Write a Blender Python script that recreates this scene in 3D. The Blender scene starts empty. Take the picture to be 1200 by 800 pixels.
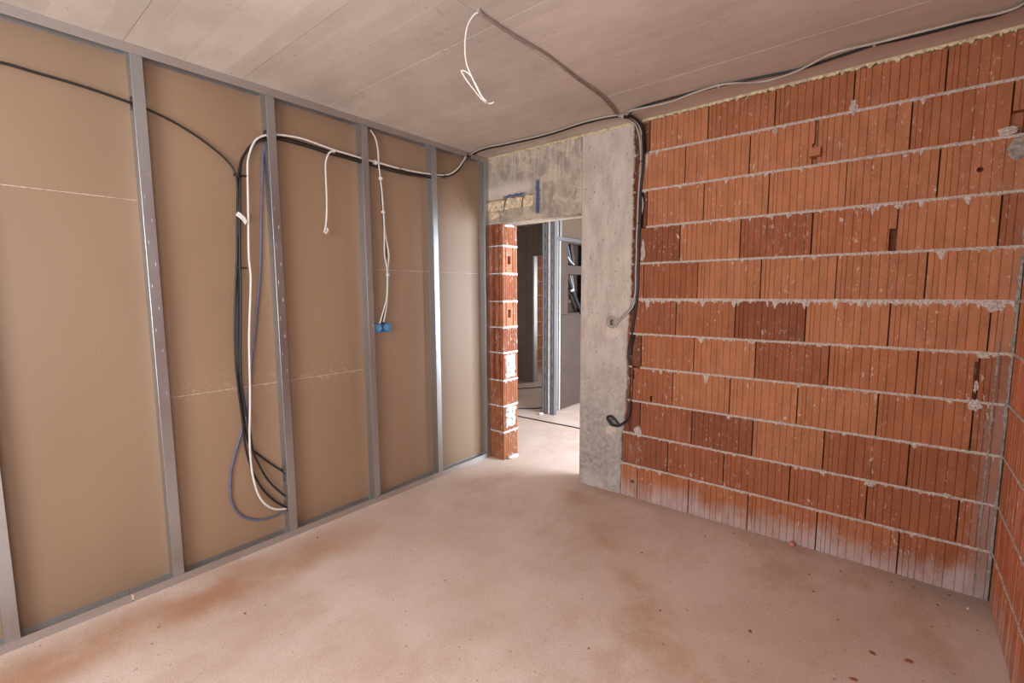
import bpy, bmesh, math, random
from mathutils import Vector, Matrix, noise

# ------------------------------------------------------------------ camera
SC = bpy.context.scene
COL = SC.collection
cam_data = bpy.data.cameras.new('camera')
cam = bpy.data.objects.new('camera', cam_data)
COL.objects.link(cam)
cam_data.sensor_width = 36.0
cam_data.lens = 549.10 / 1200 * 36.0
cam_data.clip_start = 0.02
R_ = Vector((0.77258, 0.6349, -0.00506))
U_ = Vector((-0.06226, 0.08369, 0.99455))
F_ = Vector((-0.63186, 0.76805, -0.10418))
m = Matrix((R_, U_, -F_)).transposed().to_4x4()
m.translation = Vector((2.9060, -3.2117, 1.5512))
cam.matrix_world = m
SC.camera = cam

# ------------------------------------------------------------------ world, daylight, exposure
world = bpy.data.worlds.new('world')
SC.world = world
world.use_nodes = True
bg = world.node_tree.nodes['Background']
bg.inputs[0].default_value = (0.75, 0.86, 1.0, 1)
bg.inputs[1].default_value = 1.0
SC.view_settings.view_transform = 'Standard'
SC.view_settings.look = 'None'
SC.view_settings.gamma = 1.0
SC.view_settings.exposure = -0.10
SC.view_settings.use_curve_mapping = False
SC.cycles.max_bounces = 10
SC.cycles.diffuse_bounces = 6


def area(name, loc, direction, sx, sy, power, color):
    d = bpy.data.lights.new(name, 'AREA')
    d.shape = 'RECTANGLE'
    d.size, d.size_y = sx, sy
    d.energy = power
    d.color = color
    o = bpy.data.objects.new(name, d)
    COL.objects.link(o)
    o.location = loc
    o.rotation_euler = Vector(direction).to_track_quat('-Z', 'Y').to_euler()
    return o


# daylight through the room's two windows (behind and beside the camera), the hallway window; plus an unseen light added for the far room's bricks
area('daylight_room_window', (1.95, -4.84, 1.62), (0, 1, -0.04), 1.85, 1.6, 120, (0.94, 0.97, 1.0))
area('daylight_side_window', (3.535, -3.80, 1.62), (-1, 0.0, -0.04), 1.35, 1.5, 62, (0.94, 0.97, 1.0))
area('daylight_hallway_window', (3.17, 1.45, 1.35), (-1, -0.12, -0.05), 1.7, 2.0, 400, (0.72, 0.86, 1.0))
area('added_far_room_light', (-0.85, 5.34, 1.4), (-0.35, -1, -0.05), 1.2, 1.5, 34, (0.90, 0.95, 1.0))  # added out of view to brighten the brick wall beyond the far doorway

H = 2.74          # ceiling height
W = 3.345         # room width
rnd = random.Random(7)

# ------------------------------------------------------------------ materials
class NT:
    def __init__(s, name):
        s.m = bpy.data.materials.new(name)
        s.m.use_nodes = True
        s.t = s.m.node_tree
        s.b = s.t.nodes['Principled BSDF']
        s._pos = None

    def n(s, typ, **kw):
        nd = s.t.nodes.new(typ)
        for k, v in kw.items():
            setattr(nd, k, v)
        return nd

    def put(s, sock, v):
        if hasattr(v, 'is_linked') or isinstance(v, bpy.types.NodeSocket):
            s.t.links.new(v, sock)
        else:
            if sock.type == 'RGBA' and len(v) == 3:
                v = (*v, 1)
            sock.default_value = v

    def pos(s):
        if s._pos is None:
            s._pos = s.n('ShaderNodeNewGeometry').outputs['Position']
        return s._pos

    def xyz(s):
        nd = s.n('ShaderNodeSeparateXYZ')
        s.put(nd.inputs[0], s.pos())
        return nd.outputs

    def noise(s, scale, detail=3, rough=0.55, stretch=(1, 1, 1), off=(0, 0, 0)):
        mp = s.n('ShaderNodeMapping')
        s.put(mp.inputs[0], s.pos())
        mp.inputs['Scale'].default_value = stretch
        mp.inputs['Location'].default_value = off
        nd = s.n('ShaderNodeTexNoise')
        nd.inputs['Scale'].default_value = scale
        nd.inputs['Detail'].default_value = detail
        nd.inputs['Roughness'].default_value = rough
        s.put(nd.inputs['Vector'], mp.outputs[0])
        return nd.outputs['Fac']

    def math(s, op, a, b=0.0, c=0.0, clamp=False):
        nd = s.n('ShaderNodeMath', operation=op, use_clamp=clamp)
        s.put(nd.inputs[0], a)
        s.put(nd.inputs[1], b)
        if op in ('MULTIPLY_ADD', 'SMOOTH_MIN'):
            s.put(nd.inputs[2], c)
        return nd.outputs[0]

    def ramp(s, v, lo, hi, a=0.0, b=1.0):
        nd = s.n('ShaderNodeMapRange', interpolation_type='SMOOTHSTEP')
        s.put(nd.inputs[0], v)
        nd.inputs[1].default_value, nd.inputs[2].default_value = lo, hi
        nd.inputs[3].default_value, nd.inputs[4].default_value = a, b
        return nd.outputs[0]

    def mix(s, f, a, b, mode='MIX'):
        nd = s.n('ShaderNodeMix', data_type='RGBA', blend_type=mode)
        s.put(nd.inputs['Factor'], f)
        s.put(nd.inputs[6], a)
        s.put(nd.inputs[7], b)
        return nd.outputs[2]

    def scalecol(s, c, f):
        nd = s.n('ShaderNodeVectorMath', operation='SCALE')
        s.put(nd.inputs[0], c)
        s.put(nd.inputs['Scale'], f)
        return nd.outputs[0]

    def bump(s, h, strength=0.4, dist=0.004):
        nd = s.n('ShaderNodeBump')
        nd.inputs['Strength'].default_value = strength
        nd.inputs['Distance'].default_value = dist
        s.put(nd.inputs['Height'], h)
        s.put(s.b.inputs['Normal'], nd.outputs[0])

    def col(s, c):
        s.put(s.b.inputs['Base Color'], c)

    def set(s, rough=0.8, metal=0.0, spec=0.3):
        s.put(s.b.inputs['Roughness'], rough)
        s.b.inputs['Metallic'].default_value = metal
        s.b.inputs['Specular IOR Level'].default_value = spec
        return s.m


def plain(name, c, rough=0.6, metal=0.0, spec=0.4, var=0.15, scale=30):
    k = NT(name)
    k.col(k.scalecol((c[0], c[1], c[2]), k.ramp(k.noise(scale), 0.3, 0.7, 1 - var, 1 + var)))
    return k.set(rough, metal, spec)


def brick_material(name, smear=0.62, dust=0.85, corner=False):
    k = NT(name)
    oc = k.n('ShaderNodeObjectInfo').outputs['Color']
    z = k.xyz()[2]
    v = k.ramp(k.noise(14, 4, 0.6, (1, 1, 0.35)), 0.25, 0.75, 0.84, 1.14)
    c = k.scalecol(oc, v)
    # scorched fleck rows
    sp = k.math('MULTIPLY', k.ramp(k.noise(70, 2, 0.5, (1, 1, 0.5), (3, 1, 2)), 0.66, 0.72), k.ramp(k.noise(7, 2), 0.5, 0.62))
    c = k.mix(k.math('MULTIPLY', sp, 0.6), c, (0.10, 0.055, 0.035))
    # mortar splashes
    loc = k.ramp(k.noise(4.5, 3, 0.6, (1, 1, 1), (8, 0, 4)), 0.42, 0.66)
    s1 = k.ramp(k.noise(42, 4, 0.65, (1, 1, 0.45), (1, 5, 2)), smear - 0.02, smear + 0.03)
    s2 = k.ramp(k.noise(110, 2, 0.6, (1, 1, 0.6), (4, 5, 2)), 0.62, 0.68)
    sm = k.math('MULTIPLY', k.math('MAXIMUM', s1, k.math('MULTIPLY', s2, 0.5)), k.math('MULTIPLY_ADD', loc, 0.88, 0.12))
    c = k.mix(k.math('MULTIPLY', sm, 0.85), c, (0.60, 0.47, 0.40))
    film = k.ramp(k.noise(6, 5, 0.7, (1, 1, 0.6), (2, 2, 9)), 0.5, 0.8, 0.0, 0.22)
    c = k.mix(film, c, (0.42, 0.24, 0.18))
    if dust:
        d = k.math('ADD', k.ramp(z, 0.0, 0.30, 0.85, -0.6), k.math('MULTIPLY_ADD', k.noise(7, 7, 0.8, (1, 1, 0.5)), 2.8, -1.4), clamp=True)
        c = k.mix(k.math('MULTIPLY', d, dust), c, (0.46, 0.375, 0.36))
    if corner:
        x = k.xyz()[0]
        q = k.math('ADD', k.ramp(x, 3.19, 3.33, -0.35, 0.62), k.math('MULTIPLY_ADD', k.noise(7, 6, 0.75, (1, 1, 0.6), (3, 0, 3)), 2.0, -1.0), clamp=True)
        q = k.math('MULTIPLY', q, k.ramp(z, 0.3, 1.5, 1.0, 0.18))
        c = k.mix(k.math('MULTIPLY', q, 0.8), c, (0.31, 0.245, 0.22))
    k.col(c)
    h = k.noise(160, 3, 0.6, (1, 1, 0.3))
    k.bump(k.math('ADD', h, k.math('MULTIPLY', sm, 2.0)), 0.35, 0.002)
    return k.set(0.88, 0, 0.15)


def mortar_material(name, c, scale=90, bump=0.7):
    k = NT(name)
    f = k.noise(scale, 4, 0.65)
    k.col(k.scalecol(c, k.ramp(f, 0.3, 0.7, 0.6, 1.25)))
    k.bump(f, bump, 0.004)
    return k.set(0.95, 0, 0.1)


def concrete_pillar_material():
    k = NT('concrete pillar')
    x, y, z = k.xyz()
    big = k.noise(3.0, 5, 0.65)
    streak = k.noise(7, 5, 0.7, (1.6, 1, 0.5))
    c = k.mix(k.ramp(streak, 0.3, 0.7), (0.43, 0.355, 0.30), (0.58, 0.50, 0.43))
    g = k.math('ADD', k.ramp(z, 0.2, 1.5, 0.85, -0.1), k.math('MULTIPLY_ADD', big, 1.3, -0.65), clamp=True)
    c = k.mix(g, c, k.mix(k.ramp(k.noise(26, 4, 0.7), 0.35, 0.65), (0.25, 0.225, 0.205), (0.40, 0.365, 0.335)))
    p = k.ramp(k.noise(48, 3, 0.6, (1, 1, 0.8)), 0.63, 0.69)
    c = k.mix(k.math('MULTIPLY', p, 0.75), c, (0.17, 0.14, 0.12))
    # pale washed base and a scraped ring round the two cable ends
    wbase = k.math('MULTIPLY', k.ramp(z, 0.0, 0.22, 1.0, 0.0), k.ramp(k.noise(8, 4), 0.4, 0.6))
    c = k.mix(k.math('MULTIPLY', wbase, 0.6), c, (0.56, 0.49, 0.44))
    for (cx, cz) in ((1.26, 0.50), (1.25, 1.25)):
        dx = k.math('SUBTRACT', x, cx)
        dz = k.math('SUBTRACT', z, cz)
        r = k.math('SQRT', k.math('ADD', k.math('MULTIPLY', dx, dx), k.math('MULTIPLY', dz, dz)))
        r = k.math('ADD', r, k.math('MULTIPLY_ADD', k.noise(18, 3), 0.22, -0.11))
        c = k.mix(k.ramp(r, 0.03, 0.07, 0.6, 0.0), c, (0.66, 0.53, 0.45))
    k.col(c)
    k.bump(k.math('ADD', k.noise(45, 5, 0.7, (1, 1, 0.6)), k.math('MULTIPLY', p, -1.5)), 0.6, 0.005)
    return k.set(0.9, 0, 0.2)


def concrete_lintel_material():
    k = NT('stained concrete lintel')
    x, y, z = k.xyz()
    streak = k.noise(6, 6, 0.75, (1.6, 1, 0.7))
    c = k.mix(k.ramp(streak, 0.36, 0.64), (0.27, 0.225, 0.18), (0.47, 0.395, 0.325))
    cream = k.math('ADD', k.noise(4.2, 6, 0.72, (1, 1, 1.2), (2.1, 0, 0.4)), k.math('MULTIPLY', k.noise(40, 3, 0.6), 0.25))
    c = k.mix(k.math('MULTIPLY', k.ramp(cream, 0.61, 0.71), 0.8), c, (0.55, 0.46, 0.34))
    white = k.math('MULTIPLY', k.ramp(k.noise(26, 3, 0.6, (2.2, 1, 0.12), (0, 0, 3)), 0.52, 0.66), k.ramp(z, 2.35, 2.60))
    c = k.mix(k.math('MULTIPLY', white, 0.6), c, (0.66, 0.59, 0.52))
    pale = k.math('MULTIPLY', k.ramp(z, 2.36, 2.42), k.ramp(z, 2.44, 2.52, 1, 0))
    pale = k.math('MULTIPLY', pale, k.ramp(x, 0.42, 0.55, 1, 0))
    c = k.mix(k.math('MULTIPLY', pale, 0.7), c, (0.66, 0.58, 0.52))
    # sprayed blue survey strokes
    wob = k.math('MULTIPLY_ADD', k.noise(30, 3), 0.03, -0.015)
    dv = k.math('ABSOLUTE', k.math('ADD', k.math('SUBTRACT', x, 0.548), wob))
    v = k.math('MULTIPLY', k.ramp(dv, 0.012, 0.028, 1, 0), k.math('MULTIPLY', k.ramp(z, 2.19, 2.215), k.ramp(z, 2.46, 2.49, 1, 0)))
    dh = k.math('ABSOLUTE', k.math('ADD', k.math('SUBTRACT', z, 2.380), wob))
    hz = k.math('MULTIPLY', k.ramp(dh, 0.006, 0.018, 1, 0), k.math('MULTIPLY', k.ramp(x, 0.15, 0.2), k.ramp(x, 0.38, 0.45, 1, 0)))
    c = k.mix(k.math('MULTIPLY', k.math('MAXIMUM', v, hz), 0.88), c, (0.035, 0.075, 0.17))
    k.col(c)
    k.bump(k.noise(50, 5, 0.7, (1, 1, 0.5)), 0.6, 0.005)
    return k.set(0.9, 0, 0.2)


def ceiling_material():
    k = NT('board marked slab concrete')
    x, y, z = k.xyz()
    oc = k.n('ShaderNodeObjectInfo').outputs['Color']
    grain = k.noise(6, 5, 0.65, (0.5, 1.8, 1))
    c = k.mix(k.ramp(grain, 0.3, 0.7), (0.555, 0.475, 0.41), (0.63, 0.545, 0.475))
    blot = k.noise(1.6, 4, 0.6)
    c = k.mix(k.ramp(blot, 0.4, 0.7, 0, 0.5), c, (0.43, 0.37, 0.33))
    # imprint of the narrow boards: a thin pale line every 0.17 m
    fr = k.math('FRACT', k.math('MULTIPLY', y, 1 / 0.171))
    ln = k.ramp(k.math('ABSOLUTE', k.math('SUBTRACT', fr, 0.5)), 0.008, 0.022, 1, 0)
    ln = k.math('MULTIPLY', ln, k.ramp(k.noise(2.2, 3, 0.6, (0.5, 3, 1)), 0.45, 0.62))
    c = k.mix(k.math('MULTIPLY', ln, 0.42), c, (0.72, 0.62, 0.54))
    cell = k.n('ShaderNodeTexWhiteNoise', noise_dimensions='1D')
    k.put(cell.inputs['W'], k.math('FLOOR', k.math('ADD', k.math('MULTIPLY', y, 1 / 0.171), 0.5)))
    c = k.scalecol(c, k.ramp(cell.outputs['Value'], 0, 1, 0.95, 1.05))
    rust = k.math('MULTIPLY', k.ramp(k.noise(24, 4, 0.7), 0.58, 0.66), k.ramp(k.noise(2.6, 2, 0.5, (1, 1, 1), (5, 1, 0)), 0.52, 0.62))
    c = k.mix(k.math('MULTIPLY', rust, 0.5), c, (0.42, 0.28, 0.12))
    dk = k.ramp(k.noise(16, 3, 0.6, (1, 1, 1), (9, 4, 0)), 0.73, 0.78, 0, 0.6)
    c = k.mix(dk, c, (0.18, 0.13, 0.10))
    c = k.mix(1.0, c, oc, 'MULTIPLY')
    k.col(c)
    k.bump(k.math('ADD', k.noise(60, 4, 0.6), k.math('MULTIPLY', ln, 0.6)), 0.12, 0.002)
    return k.set(0.8, 0, 0.3)


def floor_material():
    k = NT('dusty pink floor screed')
    x, y, z = k.xyz()
    a = k.noise(1.3, 6, 0.68)
    b = k.noise(2.2, 5, 0.65, (1, 0.55, 1), (4, 2, 0))
    c = k.mix(k.ramp(a, 0.35, 0.65), (0.575, 0.43, 0.355), (0.66, 0.525, 0.45))
    c = k.mix(k.ramp(b, 0.50, 0.70, 0, 0.65), c, (0.50, 0.34, 0.25))
    c = k.mix(k.ramp(k.noise(0.9, 4, 0.6, (1, 1, 1), (1, 7, 0)), 0.5, 0.72, 0, 0.5), c, (0.61, 0.51, 0.465))
    tn = k.math('MULTIPLY', k.ramp(k.noise(1.9, 6, 0.72, (1, 0.7, 1), (3, 5, 1)), 0.48, 0.66), k.ramp(x, 0.9, 2.2, 0.25, 1.0))
    c = k.mix(k.math('MULTIPLY', tn, 0.6), c, (0.46, 0.30, 0.205))
    wob = k.math('MULTIPLY_ADD', k.noise(3.0, 4, 0.6, (0.4, 1, 1)), 0.34, -0.17)
    # rusty brick dust band swept along the stud wall
    d = k.math('ABSOLUTE', k.math('ADD', k.math('SUBTRACT', x, 0.24), wob))
    band = k.math('MULTIPLY', k.ramp(d, 0.03, 0.26, 1, 0), k.ramp(y, -2.3, -0.9, 0.85, 0.0))
    band = k.math('MULTIPLY', band, k.ramp(k.noise(2.4, 4, 0.6), 0.25, 0.6, 0.45, 1))
    c = k.mix(band, c, (0.42, 0.21, 0.115))
    # brick dust trodden from the pillar towards the middle of the room
    d2 = k.math('ABSOLUTE', k.math('ADD', k.math('SUBTRACT', k.math('ADD', x, k.math('MULTIPLY', y, 1.05)), 0.86), k.math('MULTIPLY', wob, 1.2)))
    st = k.math('MULTIPLY', k.ramp(d2, 0.02, 0.34, 1, 0), k.math('MULTIPLY', k.ramp(y, -0.25, -0.05, 1, 0), k.ramp(k.noise(2.6, 5, 0.7), 0.38, 0.62)))
    c = k.mix(k.math('MULTIPLY', st, 0.62), c, (0.47, 0.27, 0.16))
    # brick crumbs swept along the foot of the brick wall
    ft = k.math('MULTIPLY', k.ramp(k.math('ADD', y, k.math('MULTIPLY', wob, 0.35)), -0.16, 0.0), k.math('MULTIPLY', k.ramp(x, 0.85, 1.1), k.ramp(y, 0.05, 0.06, 1, 0)))
    c = k.mix(k.math('MULTIPLY', ft, 0.45), c, (0.40, 0.25, 0.18))
    gy = k.math('MULTIPLY', k.ramp(x, 2.75, 3.3), k.ramp(k.math('ADD', y, wob), -0.35, -0.02))
    c = k.mix(k.math('MULTIPLY', gy, 0.55), c, (0.33, 0.27, 0.24))
    sf = k.math('MULTIPLY', k.ramp(k.noise(3.2, 6, 0.75, (1, 2.6, 1), (6, 1, 0)), 0.60, 0.72), k.ramp(y, -1.6, -0.4))
    c = k.mix(k.math('MULTIPLY', sf, 0.5), c, (0.64, 0.52, 0.46))
    gr = k.noise(170, 4, 0.7)
    c = k.scalecol(c, k.ramp(gr, 0.32, 0.68, 0.80, 1.12))
    fl = k.ramp(k.noise(48, 2, 0.5, (1, 1, 1), (2, 9, 0)), 0.70, 0.73, 0, 0.75)
    c = k.mix(fl, c, (0.25, 0.15, 0.11))
    k.col(c)
    k.bump(k.math('ADD', gr, k.math('MULTIPLY', k.noise(9, 4), 1.5)), 0.35, 0.003)
    return k.set(0.78, 0, 0.3)


def plasterboard_material():
    k = NT('brown plasterboard paper')
    x, y, z = k.xyz()
    oc = k.n('ShaderNodeObjectInfo').outputs['Color']
    a = k.noise(1.4, 2, 0.5, (1, 1, 0.6))
    fib = k.noise(200, 2, 0.5, (1, 1, 0.6))
    c = k.mix(k.ramp(a, 0.35, 0.65), (0.255, 0.165, 0.103), (0.28, 0.184, 0.117))
    c = k.scalecol(c, k.ramp(fib, 0.3, 0.7, 0.98, 1.02))
    sc = k.ramp(k.noise(34, 3, 0.6, (1, 1, 1), (3, 3, 3)), 0.76, 0.79, 0, 0.5)
    c = k.mix(sc, c, (0.60, 0.47, 0.38))
    # gypsum dust below the board joint, and a smoky thumbed mark in the last bay
    dz = k.math('MULTIPLY', k.ramp(k.math('ABSOLUTE', k.math('SUBTRACT', z, 1.02)), 0.02, 0.10, 1, 0), k.ramp(k.noise(28, 4, 0.7), 0.52, 0.62))
    dz = k.math('MULTIPLY', dz, k.math('MULTIPLY', k.ramp(y, -2.5, -2.4), k.ramp(y, -1.35, -1.3, 1, 0)))
    c = k.mix(k.math('MULTIPLY', dz, 0.13), c, (0.68, 0.58, 0.50))
    mk = k.math('MULTIPLY', k.ramp(k.noise(34, 3, 0.6), 0.58, 0.64), k.math('MULTIPLY', k.ramp(k.math('ABSOLUTE', k.math('ADD', y, 0.26)), 0.03, 0.08, 1, 0), k.ramp(k.math('ABSOLUTE', k.math('SUBTRACT', z, 2.30)), 0.06, 0.16, 1, 0)))
    c = k.mix(k.math('MULTIPLY', mk, 0.6), c, (0.12, 0.09, 0.07))
    c = k.mix(1.0, c, oc, 'MULTIPLY')
    k.col(c)
    return k.set(0.5, 0, 0.45)


def galvanised(name, c=(0.47, 0.49, 0.51), rough=0.32, dusty=0.06):
    k = NT(name)
    f = k.noise(60, 3, 0.6, (1, 1, 0.4))
    base = k.scalecol(c, k.ramp(f, 0.3, 0.7, 0.98, 1.02))
    k.col(base)
    k.put(k.b.inputs['Roughness'], k.ramp(k.noise(2, 2), 0.3, 0.7, rough - 0.02, rough + dusty))
    k.b.inputs['Metallic'].default_value = 0.92
    return k.m


M = {}
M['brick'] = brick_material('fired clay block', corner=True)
M['side_brick'] = brick_material('ribbed clay block of the side wall', 0.64, dust=0.35)
M['jamb'] = brick_material('cut clay block of the jamb', 0.60, dust=0)
M['core'] = plain('dark clay inside', (0.15, 0.055, 0.03), 0.95, 0, 0.1)
M['mortar'] = mortar_material('grey pink mortar', (0.52, 0.425, 0.37), 130)
M['white_mortar'] = mortar_material('white mortar', (0.62, 0.58, 0.55), 50)
M['grey_mortar'] = mortar_material('grey corner mortar', (0.30, 0.25, 0.215), 60)
M['foam'] = mortar_material('cream filler foam', (0.64, 0.52, 0.33), 45, 0.9)
M['rough_patch'] = mortar_material('broken cream render', (0.72, 0.58, 0.40), 35, 1.0)
M['pillar'] = concrete_pillar_material()
M['lintel'] = concrete_lintel_material()
M['ceiling'] = ceiling_material()
M['floor'] = floor_material()
M['board'] = plasterboard_material()
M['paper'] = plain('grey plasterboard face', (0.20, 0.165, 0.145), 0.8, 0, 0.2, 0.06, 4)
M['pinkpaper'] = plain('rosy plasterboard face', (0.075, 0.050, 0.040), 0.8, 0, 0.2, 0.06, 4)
M['gypsum'] = plain('white gypsum edge', (0.78, 0.70, 0.66), 0.85, 0, 0.2)
M['dust'] = plain('pale gypsum dust', (0.50, 0.39, 0.31), 0.9, 0, 0.1, 0.3, 60)
M['metal'] = galvanised('galvanised steel')
M['track'] = galvanised('dull galvanised track', (0.50, 0.47, 0.45), 0.45)
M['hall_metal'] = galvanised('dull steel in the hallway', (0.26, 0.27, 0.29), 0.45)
M['slot'] = galvanised('bright steel emboss', (0.78, 0.76, 0.74), 0.28, 0.1)
M['black'] = plain('black cable sheath', (0.016, 0.014, 0.014), 0.42)
M['white'] = plain('white cable sheath', (0.70, 0.66, 0.61), 0.45, 0, 0.4, 0.06)
M['grey'] = plain('grey cable sheath', (0.42, 0.37, 0.33), 0.5, 0, 0.4, 0.08)
M['brown_cable'] = plain('dusty brown cable sheath', (0.30, 0.22, 0.19), 0.6, 0, 0.3, 0.1)
M['purple'] = plain('violet corrugated conduit', (0.115, 0.115, 0.185), 0.5)
M['blue'] = plain('blue plastic', (0.09, 0.26, 0.46), 0.45)
M['copper'] = plain('bare wire end', (0.55, 0.50, 0.48), 0.35, 0.8)
M['rebar'] = plain('rusty rebar', (0.10, 0.075, 0.06), 0.7, 0.4)
M['plaster'] = plain('pale plaster wall', (0.55, 0.46, 0.40), 0.9, 0, 0.2, 0.08, 3)
M['dark'] = plain('painted shade and dark fittings', (0.04, 0.028, 0.024), 0.9, 0, 0.1)  # near black: shade inside the niche put into colour, also small dark fittings
M['frame'] = plain('white window frame', (0.75, 0.75, 0.74), 0.4)
M['tag'] = plain('white tape', (0.70, 0.67, 0.63), 0.6, 0, 0.3, 0.04)
M['chip'] = plain('brick crumb', (0.30, 0.11, 0.06), 0.9, 0, 0.1, 0.3, 90)
M['ball'] = plain('round clay pebble', (0.46, 0.20, 0.125), 0.85, 0, 0.15)
M['grit'] = plain('grey mortar crumb', (0.50, 0.42, 0.37), 0.9, 0, 0.1)
M['pipe'] = plain('black foam pipe sleeve', (0.012, 0.012, 0.013), 0.7)

# ------------------------------------------------------------------ helpers
def link(name, bm_or_me, mat, parent=None, color=None, kind=None, label=None, cat=None, group=None, smooth=False):
    if isinstance(bm_or_me, bmesh.types.BMesh):
        me = bpy.data.meshes.new(name)
        bmesh.ops.recalc_face_normals(bm_or_me, faces=bm_or_me.faces[:])
        bm_or_me.to_mesh(me)
        bm_or_me.free()
    else:
        me = bm_or_me
    if mat is not None and not me.materials:
        me.materials.append(mat)
    if smooth:
        for p in me.polygons:
            p.use_smooth = True
    o = bpy.data.objects.new(name, me)
    COL.objects.link(o)
    if parent is not None:
        o.parent = parent
    if color is not None:
        o.color = (*color, 1)
    tag(o, label, cat, group, kind)
    return o


def tag(o, label=None, cat=None, group=None, kind=None):
    for k, v in (('label', label), ('category', cat), ('group', group), ('kind', kind)):
        if v:
            o[k] = v
    return o


def empty(name, loc=(0, 0, 0), label=None, cat=None, group=None, kind=None):
    o = bpy.data.objects.new(name, None)
    o.empty_display_size = 0.05
    o.location = loc
    COL.objects.link(o)
    return tag(o, label, cat, group, kind)


def box(bm, a, b):
    vs = [bm.verts.new((x, y, z)) for x in (a[0], b[0]) for y in (a[1], b[1]) for z in (a[2], b[2])]
    for f in ((0, 1, 3, 2), (4, 6, 7, 5), (0, 4, 5, 1), (2, 3, 7, 6), (0, 2, 6, 4), (1, 5, 7, 3)):
        bm.faces.new([vs[i] for i in f])
    return vs


def box_obj(name, a, b, mat, parent=None, bevel=0.0, **kw):
    bm = bmesh.new()
    box(bm, a, b)
    if bevel:
        bmesh.ops.bevel(bm, geom=bm.edges[:], offset=bevel, segments=1, affect='EDGES')
    return link(name, bm, mat, parent, **kw)


def catmull(pts, n=6):
    P = [Vector(p) for p in pts]
    if len(P) < 3:
        return P
    P = [P[0] * 2 - P[1]] + P + [P[-1] * 2 - P[-2]]
    out = []
    for i in range(1, len(P) - 2):
        a, b, c, d = P[i - 1:i + 3]
        for k in range(n):
            t = k / n
            out.append(0.5 * ((2 * b) + (c - a) * t + (2 * a - 5 * b + 4 * c - d) * t * t + (3 * b - a - 3 * c + d) * t ** 3))
    out.append(P[-2])
    return out


def relax(P, it=2):
    for _ in range(it):
        P = [P[0]] + [(P[i - 1] + P[i] * 2 + P[i + 1]) / 4 for i in range(1, len(P) - 1)] + [P[-1]]
    return P


def tube_bm(bm, pts, r, sides=8, n=6, rib=0.0):
    P = relax(catmull(pts, n), 2)
    if rib:                                    # corrugated: resample evenly and alternate the radius
        Q, acc, step = [P[0]], 0.0, 0.006
        for a, b in zip(P, P[1:]):
            L = (b - a).length
            t = step - acc
            while t <= L:
                Q.append(a + (b - a) * (t / L))
                t += step
            acc = L - (t - step)
        P = Q
    T = [(P[min(i + 1, len(P) - 1)] - P[max(i - 1, 0)]).normalized() for i in range(len(P))]
    N = T[0].orthogonal().normalized()
    rings = []
    for i, (p, t) in enumerate(zip(P, T)):
        N = (N - t * N.dot(t)).normalized()
        B = t.cross(N)
        rr = r + (rib if i % 2 else 0)
        rings.append([bm.verts.new(p + (N * math.cos(a) + B * math.sin(a)) * rr) for a in [2 * math.pi * k / sides for k in range(sides)]])
    for A, C in zip(rings, rings[1:]):
        for k in range(sides):
            bm.faces.new((A[k], A[(k + 1) % sides], C[(k + 1) % sides], C[k]))
    bm.faces.new(rings[0][::-1])
    bm.faces.new(rings[-1])
    return P


def tube(name, pts, r, mat, parent=None, sides=8, n=6, rib=0.0, **kw):
    bm = bmesh.new()
    tube_bm(bm, pts, r, sides, n, rib)
    return link(name, bm, mat, parent, smooth=True, **kw)


def cut(o, a=None, b=None, cyl=None):
    """carve a box or a cylinder (centre, axis end, radius) out of a mesh object, for good"""
    bm = bmesh.new()
    if cyl:
        c, e, r = Vector(cyl[0]), Vector(cyl[1]), cyl[2]
        d = (e - c)
        N = d.normalized().orthogonal().normalized()
        B = d.normalized().cross(N)
        ra = [bm.verts.new(c + (N * math.cos(t) + B * math.sin(t)) * r) for t in [k * math.pi / 8 for k in range(16)]]
        rb = [bm.verts.new(v.co + d) for v in ra]
        for k in range(16):
            bm.faces.new((ra[k], ra[(k + 1) % 16], rb[(k + 1) % 16], rb[k]))
        bm.faces.new(ra[::-1])
        bm.faces.new(rb)
    else:
        box(bm, a, b)
    bmesh.ops.recalc_face_normals(bm, faces=bm.faces[:])
    me = bpy.data.meshes.new('cutter')
    bm.to_mesh(me)
    bm.free()
    c = bpy.data.objects.new('cutter', me)
    COL.objects.link(c)
    md = o.modifiers.new('cut', 'BOOLEAN')
    md.operation, md.object, md.solver = 'DIFFERENCE', c, 'EXACT'
    dg = bpy.context.evaluated_depsgraph_get()
    new = bpy.data.meshes.new_from_object(o.evaluated_get(dg))
    o.modifiers.clear()
    o.data = new
    bpy.data.objects.remove(c)
    bpy.data.meshes.remove(me)


def nz(x, y=0.0, z=0.0):
    return noise.noise(Vector((x, y, z)))


# ------------------------------------------------------------------ the shell
floor = link('floor', None or (lambda bm: (box(bm, (-3.2, -4.72, -0.12), (4.6, 5.4, 0.0)), bm)[1])(bmesh.new()), M['floor'], kind='structure',
             label='dusty pink screed floor running through the doorway', cat='floor')

ceiling = box_obj('ceiling', (-3.2, -4.72, H + 0.012), (4.6, 5.4, H + 0.2), M['ceiling'], kind='structure',
                  color=(1, 1, 1), label='bare concrete slab ceiling with board marks', cat='ceiling')
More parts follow.
